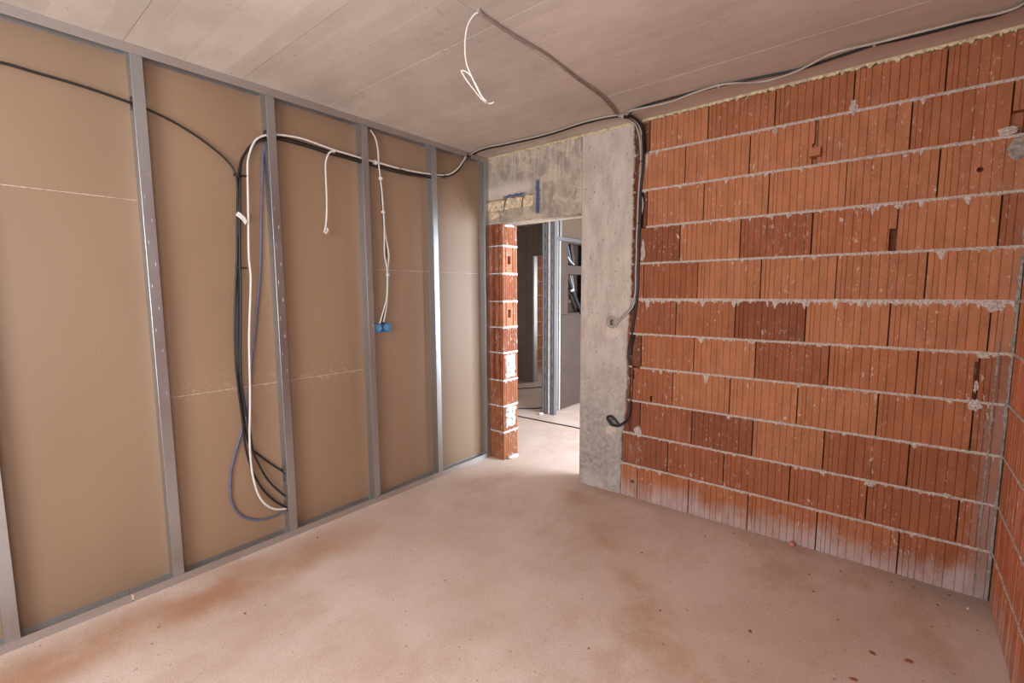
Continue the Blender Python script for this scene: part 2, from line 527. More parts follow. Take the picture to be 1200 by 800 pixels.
# the slab shows the joints of the formwork panels: one cast panel after another, edges proud or shy by a millimetre
ys = [-4.72, -4.10, -3.59, -3.08, -2.56, -2.04, -1.53, -1.02, -0.51, 0.0, 0.21]
for j in range(len(ys) - 1):
    for (xa, xb) in ((-0.12, 1.435), (1.435, W + 0.02)):
        dz = rnd.uniform(0.0, 0.0018)
        g = rnd.uniform(0.96, 1.04)
        box_obj('formwork_panel', (xa + 0.001, ys[j] + 0.001, H + dz), (xb - 0.001, ys[j + 1] - 0.001, H + 0.012), M['ceiling'], ceiling, color=(g, g * 0.995, g * 0.985))
for j in range(5):
    box_obj('formwork_panel', (-3.2, 0.21 + j * 1.04 + 0.001, H), (4.6, 0.21 + (j + 1) * 1.04 - 0.001, H + 0.012), M['ceiling'], ceiling, color=(0.97, 0.97, 0.96))

# rear wall with the window the daylight comes through
bm = bmesh.new()
wx0, wx1, wz0, wz1 = 0.95, 2.95, 0.78, 2.48
box(bm, (-0.2, -4.86, 0), (wx0, -4.66, H))
box(bm, (wx1, -4.86, 0), (W + 0.2, -4.66, H))
box(bm, (wx0, -4.86, 0), (wx1, -4.66, wz0))
box(bm, (wx0, -4.86, wz1), (wx1, -4.66, H))
link('wall_rear', bm, M['plaster'], kind='structure', label='plain masonry wall holding the window behind the viewer', cat='wall')
bm = bmesh.new()
for a, b in (((wx0, wz0), (wx0 + 0.06, wz1)), ((wx1 - 0.06, wz0), (wx1, wz1)), ((wx0 + 0.06, wz0), (wx1 - 0.06, wz0 + 0.06)), ((wx0 + 0.06, wz1 - 0.06), (wx1 - 0.06, wz1))):
    box(bm, (a[0], -4.80, a[1]), (b[0], -4.74, b[1]))
link('window_1', bm, M['frame'], kind='structure', label='white window frame in the rear wall', cat='window')

# ------------------------------------------------------------------ stud wall on the left
BX = -0.07        # face of the plasterboard behind the studs
wall_left = box_obj('wall_left', (-0.125, -4.66, 0), (-0.085, -0.002, H), M['paper'], kind='structure',
                    label='steel stud partition lined on its far side with brown plasterboard', cat='wall')
joints = ((-4.66, -2.522, 2.018), (-2.522, -1.27, 1.000), (-1.27, -0.002, 1.722))
for (ya, yb, zs), tint in zip(joints, ((0.97, 0.97, 0.97), (1.03, 1.0, 0.98), (1.04, 1.03, 1.03))):
    for za, zb in ((0.006, zs - 0.001), (zs + 0.001, H - 0.004)):
        box_obj('plasterboard_panel', (BX - 0.0125, ya + 0.001, za), (BX, yb - 0.001, zb), M['board'], wall_left, bevel=0.0008, color=tint)
    # gypsum dust squeezed out along the joint
    bm = bmesh.new()
    n = int((yb - ya) / 0.012)
    prev = None
    for i in range(n + 1):
        y = ya + 0.004 + (yb - ya - 0.008) * i / n
        w = max(0.0004, 0.0017 + 0.0016 * nz(y * 9, zs * 3) + 0.0012 * nz(y * 60, 5))
        a = bm.verts.new((BX + 0.0010, y, zs + w))
        b = bm.verts.new((BX + 0.0010, y, zs - w))
        if prev:
            bm.faces.new((prev[0], a, b, prev[1]))
        prev = (a, b)
    r = bmesh.ops.extrude_face_region(bm, geom=bm.faces[:])
    for v in r['geom']:
        if isinstance(v, bmesh.types.BMVert):
            v.co.x -= 0.0009
    link('board_joint', bm, M['dust'], wall_left, label='pale gypsum dusted board joint')


def stud_bm(h0, h1, holes):
    """C section: flange at x=0 from y=0 to 0.05, ribbed web at y=0, back flange at the board"""
    bm = bmesh.new()
    t = 0.0012
    sec = [(-0.007, 0.049), (0.0, 0.049), (0.0, 0.0018), (-0.0006, 0.0006), (-0.0018, 0.0), (-0.013, 0.0), (-0.017, 0.001), (-0.020, 0.001), (-0.024, 0.0), (-0.034, 0.0),
           (-0.046, 0.0), (-0.050, 0.001), (-0.053, 0.001), (-0.057, 0.0), (-0.0685, 0.0), (-0.0685, 0.049), (-0.062, 0.049)]
    zs = sorted({h0, h1, *[z for h in holes for z in (h - 0.032, h + 0.032)]})
    grid = [[bm.verts.new((x, y, z)) for (x, y) in sec] for z in zs]
    for i in range(len(zs) - 1):
        mid = (zs[i] + zs[i + 1]) / 2
        inhole = any(abs(mid - h) < 0.032 for h in holes)
        for k in range(len(sec) - 1):
            if inhole and 5 <= k <= 12:
                continue
            bm.faces.new((grid[i][k], grid[i][k + 1], grid[i + 1][k + 1], grid[i + 1][k]))
    return bm


def solid(o, t=0.0012, off=-1):
    md = o.modifiers.new('sheet', 'SOLIDIFY')
    md.thickness, md.offset = t, off
    return o


studs = ((-3.158, (2.51,)), (-2.540, (2.475,)), (-1.915, (2.475, 0.39, 0.205)), (-1.286, (2.475,)), (-0.660, (2.475,)), (-0.053, ()),
         (-3.783, (2.4,)), (-4.408, (2.4,)))
for i, (y0, holes) in enumerate(studs):
    hs = sorted(holes)
    if len(hs) > 2:
        hs = [0.20, 0.39, 2.475]
    o = link('metal_stud', stud_bm(0.004, H - 0.004, hs), M['metal'], wall_left)
    o.location = (-0.0012, y0, 0)
    solid(o)
    # embossed slots down the front flange
    bm = bmesh.new()
    z = 0.35 + 0.03 * i
    k = 0
    while z < H - 0.1:
        yc = 0.0145 if k % 2 else 0.0355
        if i != 1 or z > 1.2 or k % 3 == 0:
            hgt = 0.016
            vs = [bm.verts.new(v) for v in ((0.0001, yc - 0.0011, z), (0.0001, yc, z - hgt), (0.0001, yc + 0.0011, z), (0.0001, yc, z + hgt), (0.0006, yc, z - hgt * 0.6), (0.0006, yc, z + hgt * 0.6))]
            for f in ((0, 1, 4), (4, 1, 2), (2, 3, 5), (5, 3, 0), (0, 4, 5), (4, 2, 5), (0, 3, 2, 1)):
                bm.faces.new([vs[q] for q in f])
        z += 0.11
        k += 1
    link('embossed_slot', bm, M['metal'], o, kind='stuff')


def channel(name, y0, y1, top, cut_at=()):
    bm = bmesh.new()
    s = -1 if top else 1
    zb = H - 0.001 if top else 0.0012
    sec = [(0.0006, zb + s * 0.043), (0.0006, zb), (-0.0695, zb), (-0.0695, zb + s * 0.040)]
    rows = [[bm.verts.new((x, y, z)) for x, z in sec] for y in (y0, y1)]
    for k in range(3):
        bm.faces.new((rows[0][k], rows[0][k + 1], rows[1][k + 1], rows[1][k]))
    return solid(link(name, bm, M['track'], wall_left), 0.001, 0)


for a, b in ((-4.66, -3.122), (-3.118, -2.719), (-2.713, -0.002)):
    channel('floor_track', a, b, False)
for a, b in ((-4.66, -1.332), (-1.328, -0.272), (-0.222, -0.002)):
    channel('ceiling_track', a, b, True)
# crumpled tape flap at the floor track joint
bm = bmesh.new()
box(bm, (0.0015, -2.720, 0.012), (0.0035, -2.712, 0.044))
for v in bm.verts:
    v.co.x += 0.004 * nz(v.co.y * 80, v.co.z * 60)
link('track_flap', bm, M['dust'], wall_left)

# ------------------------------------------------------------------ brick wall at the back
T = 0.20          # wall thickness
wall_back = empty('wall_back', (0, 0, 0), kind='structure', label='back wall of red hollow clay blocks with a concrete pillar and lintel round the doorway', cat='wall')
box_obj('wall_core', (1.392, 0.055, 0), (W + 0.12, T, H), M['core'], wall_back)

GROOVES = (0.055, 0.112, 0.19, 0.285, 0.385, 0.485, 0.59, 0.69, 0.79, 0.895)


def block_bm(L, h, depth=0.09, grooves=GROOVES, seed=0, gw=0.0020, gd=0.0045):
    """a clay block, ribbed front at y=0, lower front left corner at the origin"""
    r = random.Random(seed)
    prof = [(0.0, 0.0015)]
    n = len(grooves)
    for k, g in enumerate(grooves):
        x = g * 0.38 + r.uniform(-0.003, 0.003)
        if x > L - 0.012:
            break
        o1 = r.uniform(-0.0014, 0.0014)
        prof += [(x - gw, o1), (x, gd), (x + gw, r.uniform(-0.0014, 0.0014))]
    prof.append((L, 0.0015))
    bm = bmesh.new()
    lo = [bm.verts.new((x, y, 0)) for x, y in prof] + [bm.verts.new((L, depth, 0)), bm.verts.new((0, depth, 0))]
    hi = [bm.verts.new((v.co.x, v.co.y, h)) for v in lo]
    q = len(lo)
    for k in range(q):
        bm.faces.new((lo[k], lo[(k + 1) % q], hi[(k + 1) % q], hi[k]))
    bm.faces.new(lo[::-1])
    bm.faces.new(hi)
    return bm


def block_mesh(L, h, mat, **kw):
    bm = block_bm(L, h, **kw)
    bmesh.ops.recalc_face_normals(bm, faces=bm.faces[:])
    me = bpy.data.meshes.new('brick')
    bm.to_mesh(me)
    bm.free()
    me.materials.append(mat)
    return me


BEDS = (0.0, 0.253, 0.494, 0.745, 0.999, 1.245, 1.497, 1.751, 2.005, 2.258, 2.511, H - 0.012)
HALF = 0.0065
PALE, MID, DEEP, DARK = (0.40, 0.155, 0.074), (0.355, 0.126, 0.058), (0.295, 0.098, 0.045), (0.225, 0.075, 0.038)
# joints along each course, bottom course first, and the tone of the blocks from left to right
COURSES = (
    ([1.340, 1.473, 1.853, 2.233, 2.611, 2.989, 3.346], 'PMMMMD'),
    ([1.345, 1.698, 2.076, 2.459, 2.836, 3.209, 3.346], 'KDDDDD'),
    ([1.484, 1.860, 2.241, 2.621, 3.000, 3.346], 'DKPDD'),
    ([1.420, 1.719, 2.095, 2.475, 2.854, 3.227, 3.346], 'DPPPMD'),
    ([1.481, 1.857, 2.235, 2.618, 3.003, 3.232, 3.346], 'MPDMMD'),
    ([1.420, 1.728, 2.108, 2.492, 2.875, 3.254, 3.346], 'DMKPPP'),
    ([1.424, 1.486, 1.864, 2.244, 2.626, 3.007, 3.346], 'MDPPPP'),
    ([1.430, 1.738, 2.117, 2.498, 2.876, 3.253, 3.346], 'KPDMPD'),
    ([1.500, 1.886, 2.264, 2.642, 3.021, 3.346], 'PPPPP'),
    ([1.452, 1.758, 2.149, 2.497, 2.900, 3.256, 3.346], 'PPPPMM'),
    ([1.509, 1.896, 2.276, 2.652, 3.018, 3.346], 'PMMMM'),
)
TONE = {'P': PALE, 'M': MID, 'D': DEEP, 'K': DARK}
GAP = 0.0036
full = {}
special = {}
for r, (xs, tones) in enumerate(COURSES):
    z0 = BEDS[r] + (HALF if r else 0.002)
    z1 = BEDS[r + 1] - HALF
    for k in range(len(xs) - 1):
        L = xs[k + 1] - xs[k] - 2 * GAP
        key = (round(L / 0.004), round((z1 - z0) / 0.002), (r * 3 + k) % 4 if L > 0.3 else r)
        if key not in full:
            full[key] = block_mesh(L, z1 - z0, M['brick'], seed=hash(key) % 9999)
        c = TONE[tones[k]]
        f = rnd.uniform(0.94, 1.06)
        o = link('brick', full[key], None, wall_back, color=[v * f for v in c])
        o.location = (xs[k] + GAP, rnd.uniform(-0.0015, 0.002), z0)
        o.rotation_euler = (0, 0, math.radians(rnd.uniform(-0.12, 0.12)))
        special[(r, k)] = o
bpy.context.view_layer.update()


def local_cut(key, a=None, b=None, cyl=None):
    """cut given in wall coordinates"""
    o = special[key]
    o.data = o.data.copy()
    cut(o, a, b, cyl)


# drill holes and broken corners that single blocks show
local_cut((8, 4), cyl=((3.169, -0.02, 2.124), (3.169, 0.06, 2.124), 0.0125))
local_cut((1, 4), cyl=((3.149, -0.02, 0.552), (3.149, 0.07, 0.552), 0.0115))
local_cut((7, 3), (2.846, -0.05, 1.70), (2.90, 0.06, 1.875))
local_cut((9, 2), (2.474, -0.05, 2.25), (2.52, 0.035, 2.38))
local_cut((9, 2), (2.482, -0.05, 2.37), (2.52, 0.035, 2.53))
local_cut((9, 2), (2.468, -0.05, 2.30), (2.52, 0.035, 2.345))
local_cut((9, 5), (3.24, -0.05, 2.25), (3.30, 0.05, 2.37))
local_cut((4, 4), (3.216, -0.05, 0.99), (3.26, 0.05, 1.20))
local_cut((4, 2), (2.598, -0.05, 0.99), (2.64, 0.02, 1.045))
local_cut((3, 0), (1.416, -0.05, 0.905), (1.432, 0.05, 0.975))
local_cut((3, 0), (1.556, -0.05, 0.748), (1.572, 0.05, 0.80))
local_cut((0, 0), cyl=((1.437, -0.02, 0.125), (1.437, 0.05, 0.125), 0.014))


def ragged_strip(name, x0, x1, ztop, zbot, front, back, mat, parent, seed=0, drip=0.0, dripp=0.5, step=0.006, topamp=0.0015, botamp=0.0022, **kw):
    """a bed of mortar or foam along x, its lower edge ragged with runs and drips"""
    bm = bmesh.new()
    n = int((x1 - x0) / step)
    rows = []
    for i in range(n + 1):
        x = x0 + (x1 - x0) * i / n
        f = nz(x * 40, seed * 3.1) * 0.6 + nz(x * 130, seed) * 0.5
        d = max(0.0, nz(x * 26, seed * 7.7, 2.0) - dripp) * drip * 2.2 + max(0.0, nz(x * 85, seed * 5.3, 4.0) - dripp * 0.75) * drip * 1.4
        zt = ztop + topamp * nz(x * 55, seed * 2.3, 9) * 2
        zb = zbot - botamp * f * 1.6 - d
        y = front + 0.0022 * nz(x * 60, seed, 3) + 0.002 * nz(x * 150, seed, 8)
        zm = (zt + min(zb + d * 0.5, ztop - 0.002)) / 2
        rows.append([bm.verts.new(v) for v in ((x, back, zt), (x, y, zt - 0.001), (x, y - 0.002, zm), (x, y + 0.0015, zb + 0.0012), (x, back if d < 0.002 else 0.001, zb))])
    for A, C in zip(rows, rows[1:]):
        for k in range(4):
            bm.faces.new((A[k], A[k + 1], C[k + 1], C[k]))
        bm.faces.new((A[4], A[0], C[0], C[4]))
    bm.faces.new(rows[0])
    bm.faces.new(rows[-1][::-1])
    return link(name, bm, mat, parent, **kw)


for r in range(1, 11):
    x0 = COURSES[r][0][0] if r > 2 else 1.35
    drip = {6: 0.045, 1: 0.03, 2: 0.03, 5: 0.03}.get(r, 0.045)
    ragged_strip('mortar_bed', x0 - 0.004, 3.343, BEDS[r] + 0.0085, BEDS[r] - 0.0080 - (0.006 if r == 6 else 0), -0.0015, 0.03, M['mortar'], wall_back, seed=r + 0.37,
                 drip=drip, dripp=0.06 if r == 6 else 0.38)
ragged_strip('filler_foam', 1.45, W, H + 0.004, H - 0.016, -0.006, 0.05, M['foam'], wall_back, seed=21.3, drip=0.035, dripp=0.40, botamp=0.011)


def blob(name, c, s, mat, parent, seed=0, sub=2, amp=0.28, freq=1.6, **kw):
    bm = bmesh.new()
    bmesh.ops.create_icosphere(bm, subdivisions=sub, radius=1.0)
    for v in bm.verts:
        p = v.co.copy()
        v.co = p * (1 + amp * noise.noise(p * freq + Vector((seed, seed * 2, 1))) + amp * 0.5 * noise.noise(p * freq * 3 + Vector((seed, 2, seed))))
        v.co = Vector((v.co.x * s[0], v.co.y * s[1], v.co.z * s[2])) + Vector(c)
    return link(name, bm, mat, parent, **kw)


# squeezed-out lumps at single joints
for i, (x, z, sx, sz) in enumerate(((3.232, 0.985, 0.024, 0.026), (3.250, 2.285, 0.030, 0.018), (3.240, 1.236, 0.02, 0.016), (3.262, 1.476, 0.032, 0.026), (2.885, 2.240, 0.010, 0.010), (2.876, 1.99, 0.016, 0.013),
                                   (1.492, 2.46, 0.010, 0.045), (1.476, 1.83, 0.013, 0.07), (1.470, 0.52, 0.025, 0.035), (2.846, 0.482, 0.022, 0.016), (3.16, 0.50, 0.020, 0.010), (3.228, 1.08, 0.008, 0.028),
                                   (2.655, 2.19 + 0.34, 0.016, 0.035), (2.28, 2.49, 0.01, 0.02))):
    blob('mortar_lump', (x, 0.0, z), (sx, 0.009, sz), M['mortar'], wall_back, seed=i * 1.7, amp=0.7, freq=2.4, sub=3)

# grey mortar packed into the corner
bm = bmesh.new()
prev = None
n = 150
for i in range(n + 1):
    z = H * i / n
    lo = 0.013 + 0.010 * nz(z * 2.2, 3) + 0.010 * nz(z * 9, 7) + 0.010 * nz(z * 31, 2) - (0.006 if z > 2.2 else 0)
    lo = max(0.006, lo)
    dp = max(0.004, 0.012 + 0.010 * nz(z * 6, 1, 5) + 0.006 * nz(z * 25, 2))
    a = [bm.verts.new(v) for v in ((W - lo, 0.004, z), (W - lo * 0.8, -0.004 - 0.002 * nz(z * 40, 9), z), (W - lo * 0.35, -dp * 0.55, z), (W - 0.002, -dp, z), (W + 0.01, 0.02, z))]
    if prev:
        for k in range(5):
            bm.faces.new((prev[k], prev[(k + 1) % 5], a[(k + 1) % 5], a[k]))
    prev = a
link('corner_mortar', bm, M['grey_mortar'], wall_back)
bm = bmesh.new()
prev = None
for i in range(220):
    z = 0.01 + 1.30 * i / 219
    xc = 3.292 + 0.010 * nz(z * 3, 12) + 0.004 * nz(z * 20, 5)
    w = max(0.0015, 0.0045 + 0.006 * nz(z * 8, 3, 2) + 0.003 * nz(z * 40, 1))
    a = [bm.verts.new(v) for v in ((xc - w, 0.002, z), (xc - w * 0.4, -0.004, z), (xc + w * 0.5, -0.0045, z), (xc + w, 0.002, z))]
    if prev:
        for k in range(4):
            bm.faces.new((prev[k], prev[(k + 1) % 4], a[(k + 1) % 4], a[k]))
    prev = a
link('corner_mortar', bm, M['grey_mortar'], wall_back)
blob('mortar_lump', (3.30, -0.002, 2.20), (0.042, 0.006, 0.045), M['grey_mortar'], wall_back, seed=31, amp=0.75, freq=2.6, sub=3)

# concrete: pillar and lintel of one pour, the pillar's right edge broken off along the cable chase
PX0, PX1 = 0.968, 1.392
bm = bmesh.new()
n = 260
rows = []
for i in range(n + 1):
    z = H * i / n
    e = PX1 - (0.052 * (1 - max(0, min(1, (z - 0.42) / 0.25))) + 0.022 * (1 - max(0, min(1, (z - 1.25) / 0.3)))) * (0.72 if z < 0.6 else 1) + 0.010 * nz(z * 5, 2) + 0.009 * nz(z * 22, 4) + 0.006 * nz(z * 70, 1) 
    w = 0.002 * nz(z * 18, 8) + (0.0 if z > 0.16 else 0.004 * (0.16 - z) / 0.16)
    yy = 0.0015 * nz(z * 4, 6)
    rows.append([bm.verts.new(v) for v in ((PX0, T, z), (PX0 + w * 0.5, 0.004, z), (PX0 + 0.005 + w, yy, z), (1.15, yy, z), (e - 0.012, yy, z), (e - 0.004, 0.003 + 0.002 * nz(z * 60, 3), z), (e, 0.012, z), (e, T, z))])
for A, C in zip(rows, rows[1:]):
    for k in range(8):
        bm.faces.new((A[k], A[(k + 1) % 8], C[(k + 1) % 8], C[k]))
bm.faces.new(rows[0][::-1])
bm.faces.new(rows[-1])
pillar = link('concrete_pillar', bm, M['pillar'], wall_back)
cut(pillar, cyl=((1.253, -0.02, 1.322), (1.253, 0.05, 1.322), 0.030))
cut(pillar, cyl=((1.262, -0.02, 0.552), (1.262, 0.05, 0.552), 0.035))
LZ = 2.158
bm = bmesh.new()
box(bm, (-0.10, 0.0, LZ), (PX0, T, H))
lintel = link('concrete_lintel', bm, M['lintel'], wall_back)
cut(lintel, (-0.2, -0.05, 2.272), (0.50, 0.022, 2.366))
ragged_strip('filler_foam', 0.0, 1.39, H + 0.004, H - 0.012, -0.004, 0.05, M['foam'], wall_back, seed=41.3, drip=0.03, dripp=0.45, botamp=0.004)
# broken-open pocket in the lintel with two bars showing
bm = bmesh.new()
nx, nzz = 44, 11
g = []
for i in range(nx + 1):
    col_ = []
    for j in range(nzz + 1):
        u, v = i / nx, j / nzz
        x = -0.052 + 0.555 * u
        z = 2.262 + 0.012 * nz(x * 14, 3) + (0.108 + 0.010 * nz(x * 20, 8)) * v
        edge = min(v, 1 - v, u * 3, (1 - u) * 5)
        y = 0.006 - 0.010 * min(1, edge * 5) - 0.010 * nz(x * 30, z * 30) - 0.006 * nz(x * 80, z * 80, 4)
        if edge <= 0.001:
            y = 0.028
        col_.append(bm.verts.new((x, y, z)))
    g.append(col_)
for i in range(nx):
    for j in range(nzz):
        bm.faces.new((g[i][j], g[i + 1][j], g[i + 1][j + 1], g[i][j + 1]))
link('broken_render', bm, M['rough_patch'], wall_back)
blob('broken_render', (0.05, 0.004, 2.232), (0.075, 0.016, 0.035), M['rough_patch'], wall_back, seed=4.4, amp=0.4)
for (xa, za, xb, zb) in ((0.209, 2.356, 0.189, 2.264), (0.403, 2.352, 0.389, 2.270)):
    tube('reinforcing_bar', ((xa, -0.010, za), ((xa + xb) / 2, -0.016, (za + zb) / 2), (xb, -0.010, zb)), 0.0038, M['rebar'], wall_back, sides=6)

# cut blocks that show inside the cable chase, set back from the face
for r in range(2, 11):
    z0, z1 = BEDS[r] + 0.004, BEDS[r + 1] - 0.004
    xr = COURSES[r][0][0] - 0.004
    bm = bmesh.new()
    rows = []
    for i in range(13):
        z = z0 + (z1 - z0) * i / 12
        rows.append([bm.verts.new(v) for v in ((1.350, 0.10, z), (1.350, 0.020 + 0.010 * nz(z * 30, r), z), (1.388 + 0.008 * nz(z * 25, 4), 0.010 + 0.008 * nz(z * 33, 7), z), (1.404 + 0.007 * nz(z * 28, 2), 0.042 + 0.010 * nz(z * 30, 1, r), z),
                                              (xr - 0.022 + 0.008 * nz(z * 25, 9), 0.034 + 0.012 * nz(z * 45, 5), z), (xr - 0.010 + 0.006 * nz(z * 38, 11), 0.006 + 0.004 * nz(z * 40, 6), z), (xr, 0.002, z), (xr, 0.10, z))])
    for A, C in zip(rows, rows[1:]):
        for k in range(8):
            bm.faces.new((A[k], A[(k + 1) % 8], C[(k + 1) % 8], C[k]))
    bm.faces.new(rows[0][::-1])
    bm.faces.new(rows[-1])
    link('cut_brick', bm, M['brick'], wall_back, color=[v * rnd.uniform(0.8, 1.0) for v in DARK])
for r in (3, 4, 5, 6, 7, 8, 9, 10):
    blob('mortar_lump', (1.392, 0.018, BEDS[r]), (0.016, 0.016, 0.010), M['mortar'], wall_back, seed=r * 2.2, amp=0.4)

# ------------------------------------------------------------------ cut end of the wall left of the doorway
JZ = (0.0, 0.262, 0.507, 0.747, 1.003, 1.236, 1.471, 1.720, 1.965, LZ + 0.004)
JX = 0.163
for r in range(9):
    z0, z1 = JZ[r] + (0.006 if r else 0.001), JZ[r + 1] - 0.006
    socket = r in (5, 7)
    bm = bmesh.new()
    prof = [(-0.006, 0.11)]
    # broken face towards the room: stubs of the inner walls and torn cells between them
    face = [(-0.006, 0.004), (0.028, 0.003), (0.034, 0.045), (0.060, 0.050), (0.067, 0.004), (0.090, 0.002), (0.106, 0.002), (0.110, 0.030), (0.119, 0.030), (0.124, 0.000), (JX, 0.0)]
    if r < 3:
        face = [(-0.006, 0.004), (0.040, 0.003), (0.044, 0.010), (0.062, 0.012), (0.068, 0.003), (0.115, 0.002), (0.119, 0.008), (0.123, 0.002), (JX, 0.0)]
    # end towards the opening: ribs, or a smooth face with grooves and a gripping pocket
    if socket:
        end = [(JX, 0.030), (JX - 0.006, 0.032), (JX - 0.006, 0.044), (JX, 0.046), (JX, 0.128), (JX - 0.008, 0.130), (JX - 0.008, 0.146), (JX, 0.148), (JX, 0.166), (JX - 0.006, 0.168), (JX - 0.006, 0.178), (JX, 0.180), (JX, T)]
    else:
        end = []
        for k in range(9):
            y = 0.012 + k * 0.0205
            end += [(JX, y), (JX - 0.011, y + 0.002), (JX - 0.011, y + 0.0045), (JX, y + 0.0065)]
        end.append((JX, T))
    prof = face + end + [(-0.006, T)]
    nlev = 16
    rows = []
    for i in range(nlev):
        z = z0 + (z1 - z0) * i / (nlev - 1)
        rows.append([bm.verts.new((x + ((0.009 * nz(z * 22, k * 3.3, r) if 1 < k < 6 else 0.003 * nz(z * 14, k * 3.3, r)) if k < len(face) - 1 else 0), y + (max(0.0, 0.022 * nz(z * 16, k * 5.1, r)) if 0 < k < len(face) - 1 else 0), z)) for k, (x, y) in enumerate(prof)])
    q = len(prof)
    for A, C in zip(rows, rows[1:]):
        for k in range(q):
            bm.faces.new((A[k], A[(k + 1) % q], C[(k + 1) % q], C[k]))
    bm.faces.new(rows[0][::-1])
    bm.faces.new(rows[-1])
    tone = (0.36, 0.14, 0.07) if socket else (0.29, 0.10, 0.05)
    o = link('cut_brick', bm, M['jamb'], wall_back, color=[v * rnd.uniform(0.95, 1.08) for v in tone])
    if socket:
        cut(o, (JX - 0.05, 0.068, z0 + 0.078), (JX + 0.02, 0.108, z0 + 0.152))
for r in range(1, 9):
    # bed of white mortar round both faces
    bm = bmesh.new()
    pts = [(-0.004, 0.05, 0), (-0.004, -0.001, 0), (0.06, -0.002, 0), (0.12, -0.002, 0), (JX + 0.002, -0.003, 0), (JX + 0.003, 0.04, 0), (JX + 0.003, 0.08, 0), (JX + 0.003, 0.12, 0), (JX + 0.003, 0.16, 0), (JX + 0.003, T + 0.004, 0), (0.10, T, 0)]
    P = []
    for a, b in zip(pts, pts[1:]):
        for k in range(6):
            P.append(Vector(a).lerp(Vector(b), k / 6))
    top, bot = [], []
    for i, p in enumerate(P):
        w = 0.005 + 0.003 * nz(i * 0.5, r) + (0.003 if p.x > JX else 0)
        dr = max(0, nz(i * 0.37, r * 3.0)) * (0.03 if p.x > JX - 0.01 else 0.010)
        top.append(bm.verts.new((p.x, p.y, JZ[r] + w)))
        bot.append(bm.verts.new((p.x, p.y, JZ[r] - w - dr)))
    ct = bm.verts.new((0.08, 0.10, JZ[r] + 0.006))
    for i in range(len(P) - 1):
        bm.faces.new((top[i], top[i + 1], bot[i + 1], bot[i]))
    r2 = bmesh.ops.extrude_face_region(bm, geom=bm.faces[:])
    for v in r2['geom']:
        if isinstance(v, bmesh.types.BMVert):
            v.co.x -= 0.008 if v.co.x > JX - 0.001 else 0
            v.co.y += 0.008 if v.co.y < 0.01 else 0
    link('mortar_bed', bm, M['white_mortar'], wall_back)
for z0, z1, s in ((0.30, 0.495, 1.0), (0.765, 0.985, 5.0)):
    bm = bmesh.new()
    g = []
    nu, nv = 22, 30
    for i in range(nu + 1):
        row = []
        for j in range(nv + 1):
            u, v = i / nu, j / nv
            e = min(u, 1 - u, v, 1 - v)
            y = 0.025 + 0.135 * u + 0.03 * nz(u * 3, v * 5, s)
            z = z0 + (z1 - z0) * v + 0.025 * nz(u * 5, v * 3, s + 3)
            hole = nz(u * 4.2, v * 7.5, s + 9) > 0.34
            x = JX + (0.010 + 0.006 * nz(u * 9, v * 9, s) + 0.006 * nz(u * 22, v * 22, s) if e > 0.001 and not hole else -0.004)
            row.append(bm.verts.new((x, y, z)))
        g.append(row)
    for i in range(nu):
        for j in range(nv):
            bm.faces.new((g[i][j], g[i + 1][j], g[i + 1][j + 1], g[i][j + 1]))
    link('mortar_patch', bm, M['white_mortar'], wall_back)
blob('mortar_lump', (JX + 0.02, 0.11, 0.012), (0.028, 0.075, 0.014), M['white_mortar'], wall_back, seed=3.3, sub=3, amp=0.35)
blob('mortar_lump', (0.15, 0.10, LZ - 0.012), (0.03, 0.08, 0.014), M['white_mortar'], wall_back, seed=8.3, sub=3, amp=0.35)
blob('mortar_lump', (0.152, 0.185, LZ - 0.09), (0.010, 0.014, 0.07), M['white_mortar'], wall_back, seed=9.1, sub=3, amp=0.4)

# ------------------------------------------------------------------ side wall on the right
bm = bmesh.new()
SY0, SY1, SZ0, SZ1 = -4.50, -3.10, 0.85, 2.40
for ya, yb, za, zb in ((-4.66, SY0, 0, H), (SY1, 0.15, 0, H), (SY0, SY1, 0, SZ0), (SY0, SY1, SZ1, H)):
    box(bm, (W + 0.055, ya, za), (W + 0.2, yb, zb))
wall_right = link('wall_right', bm, M['core'], kind='structure', label='side wall of finely ribbed red clay blocks at the right edge', cat='wall')
fine = tuple((0.012 + 0.0165 * k) / 0.38 for k in range(22))
sm = {}
ylimit = -2.3
for r in range(11):
    z0 = BEDS[r] + (HALF if r else 0.002)
    z1 = BEDS[r + 1] - HALF
    y = -0.012 - (0.38 if r % 2 else 0.2)
    ya = -0.012
    k = 0
    while ya > ylimit + 0.02:
        y = max(y, ylimit)
        L = ya - y - 0.006
        key = (round(L, 3), round(z1 - z0, 3), k % 2)
        if key not in sm:
            sm[key] = block_mesh(L, z1 - z0, M['side_brick'], grooves=fine, seed=k * 7 + r, gw=0.0015, gd=0.0028)
        o = link('brick', sm[key], None, wall_right, color=[v * rnd.uniform(0.9, 1.08) for v in (0.44, 0.15, 0.07)])
        # turn the block so that its ribbed front looks into the room
        o.location = (W + rnd.uniform(-0.001, 0.002), ya - 0.003, z0)
        o.rotation_euler = (0, 0, -math.pi / 2)
        ya, y = y, y - 0.38
        k += 1
bm = bmesh.new()
for ya, yb, za, zb in ((-4.66, SY0, 0, H), (SY1, -2.301, 0, H), (SY0, SY1, 0, SZ0), (SY0, SY1, SZ1, H)):
    box(bm, (W, ya, za), (W + 0.06, yb, zb))
link('plain_brickwork', bm, M['side_brick'], wall_right, color=(0.44, 0.15, 0.07))
bm = bmesh.new()
for a, b in (((SY0, SZ0), (SY0 + 0.05, SZ1)), ((SY1 - 0.05, SZ0), (SY1, SZ1)), ((SY0 + 0.05, SZ0), (SY1 - 0.05, SZ0 + 0.05)), ((SY0 + 0.05, SZ1 - 0.05), (SY1 - 0.05, SZ1))):
    box(bm, (W + 0.12, a[0], a[1]), (W + 0.17, b[0], b[1]))
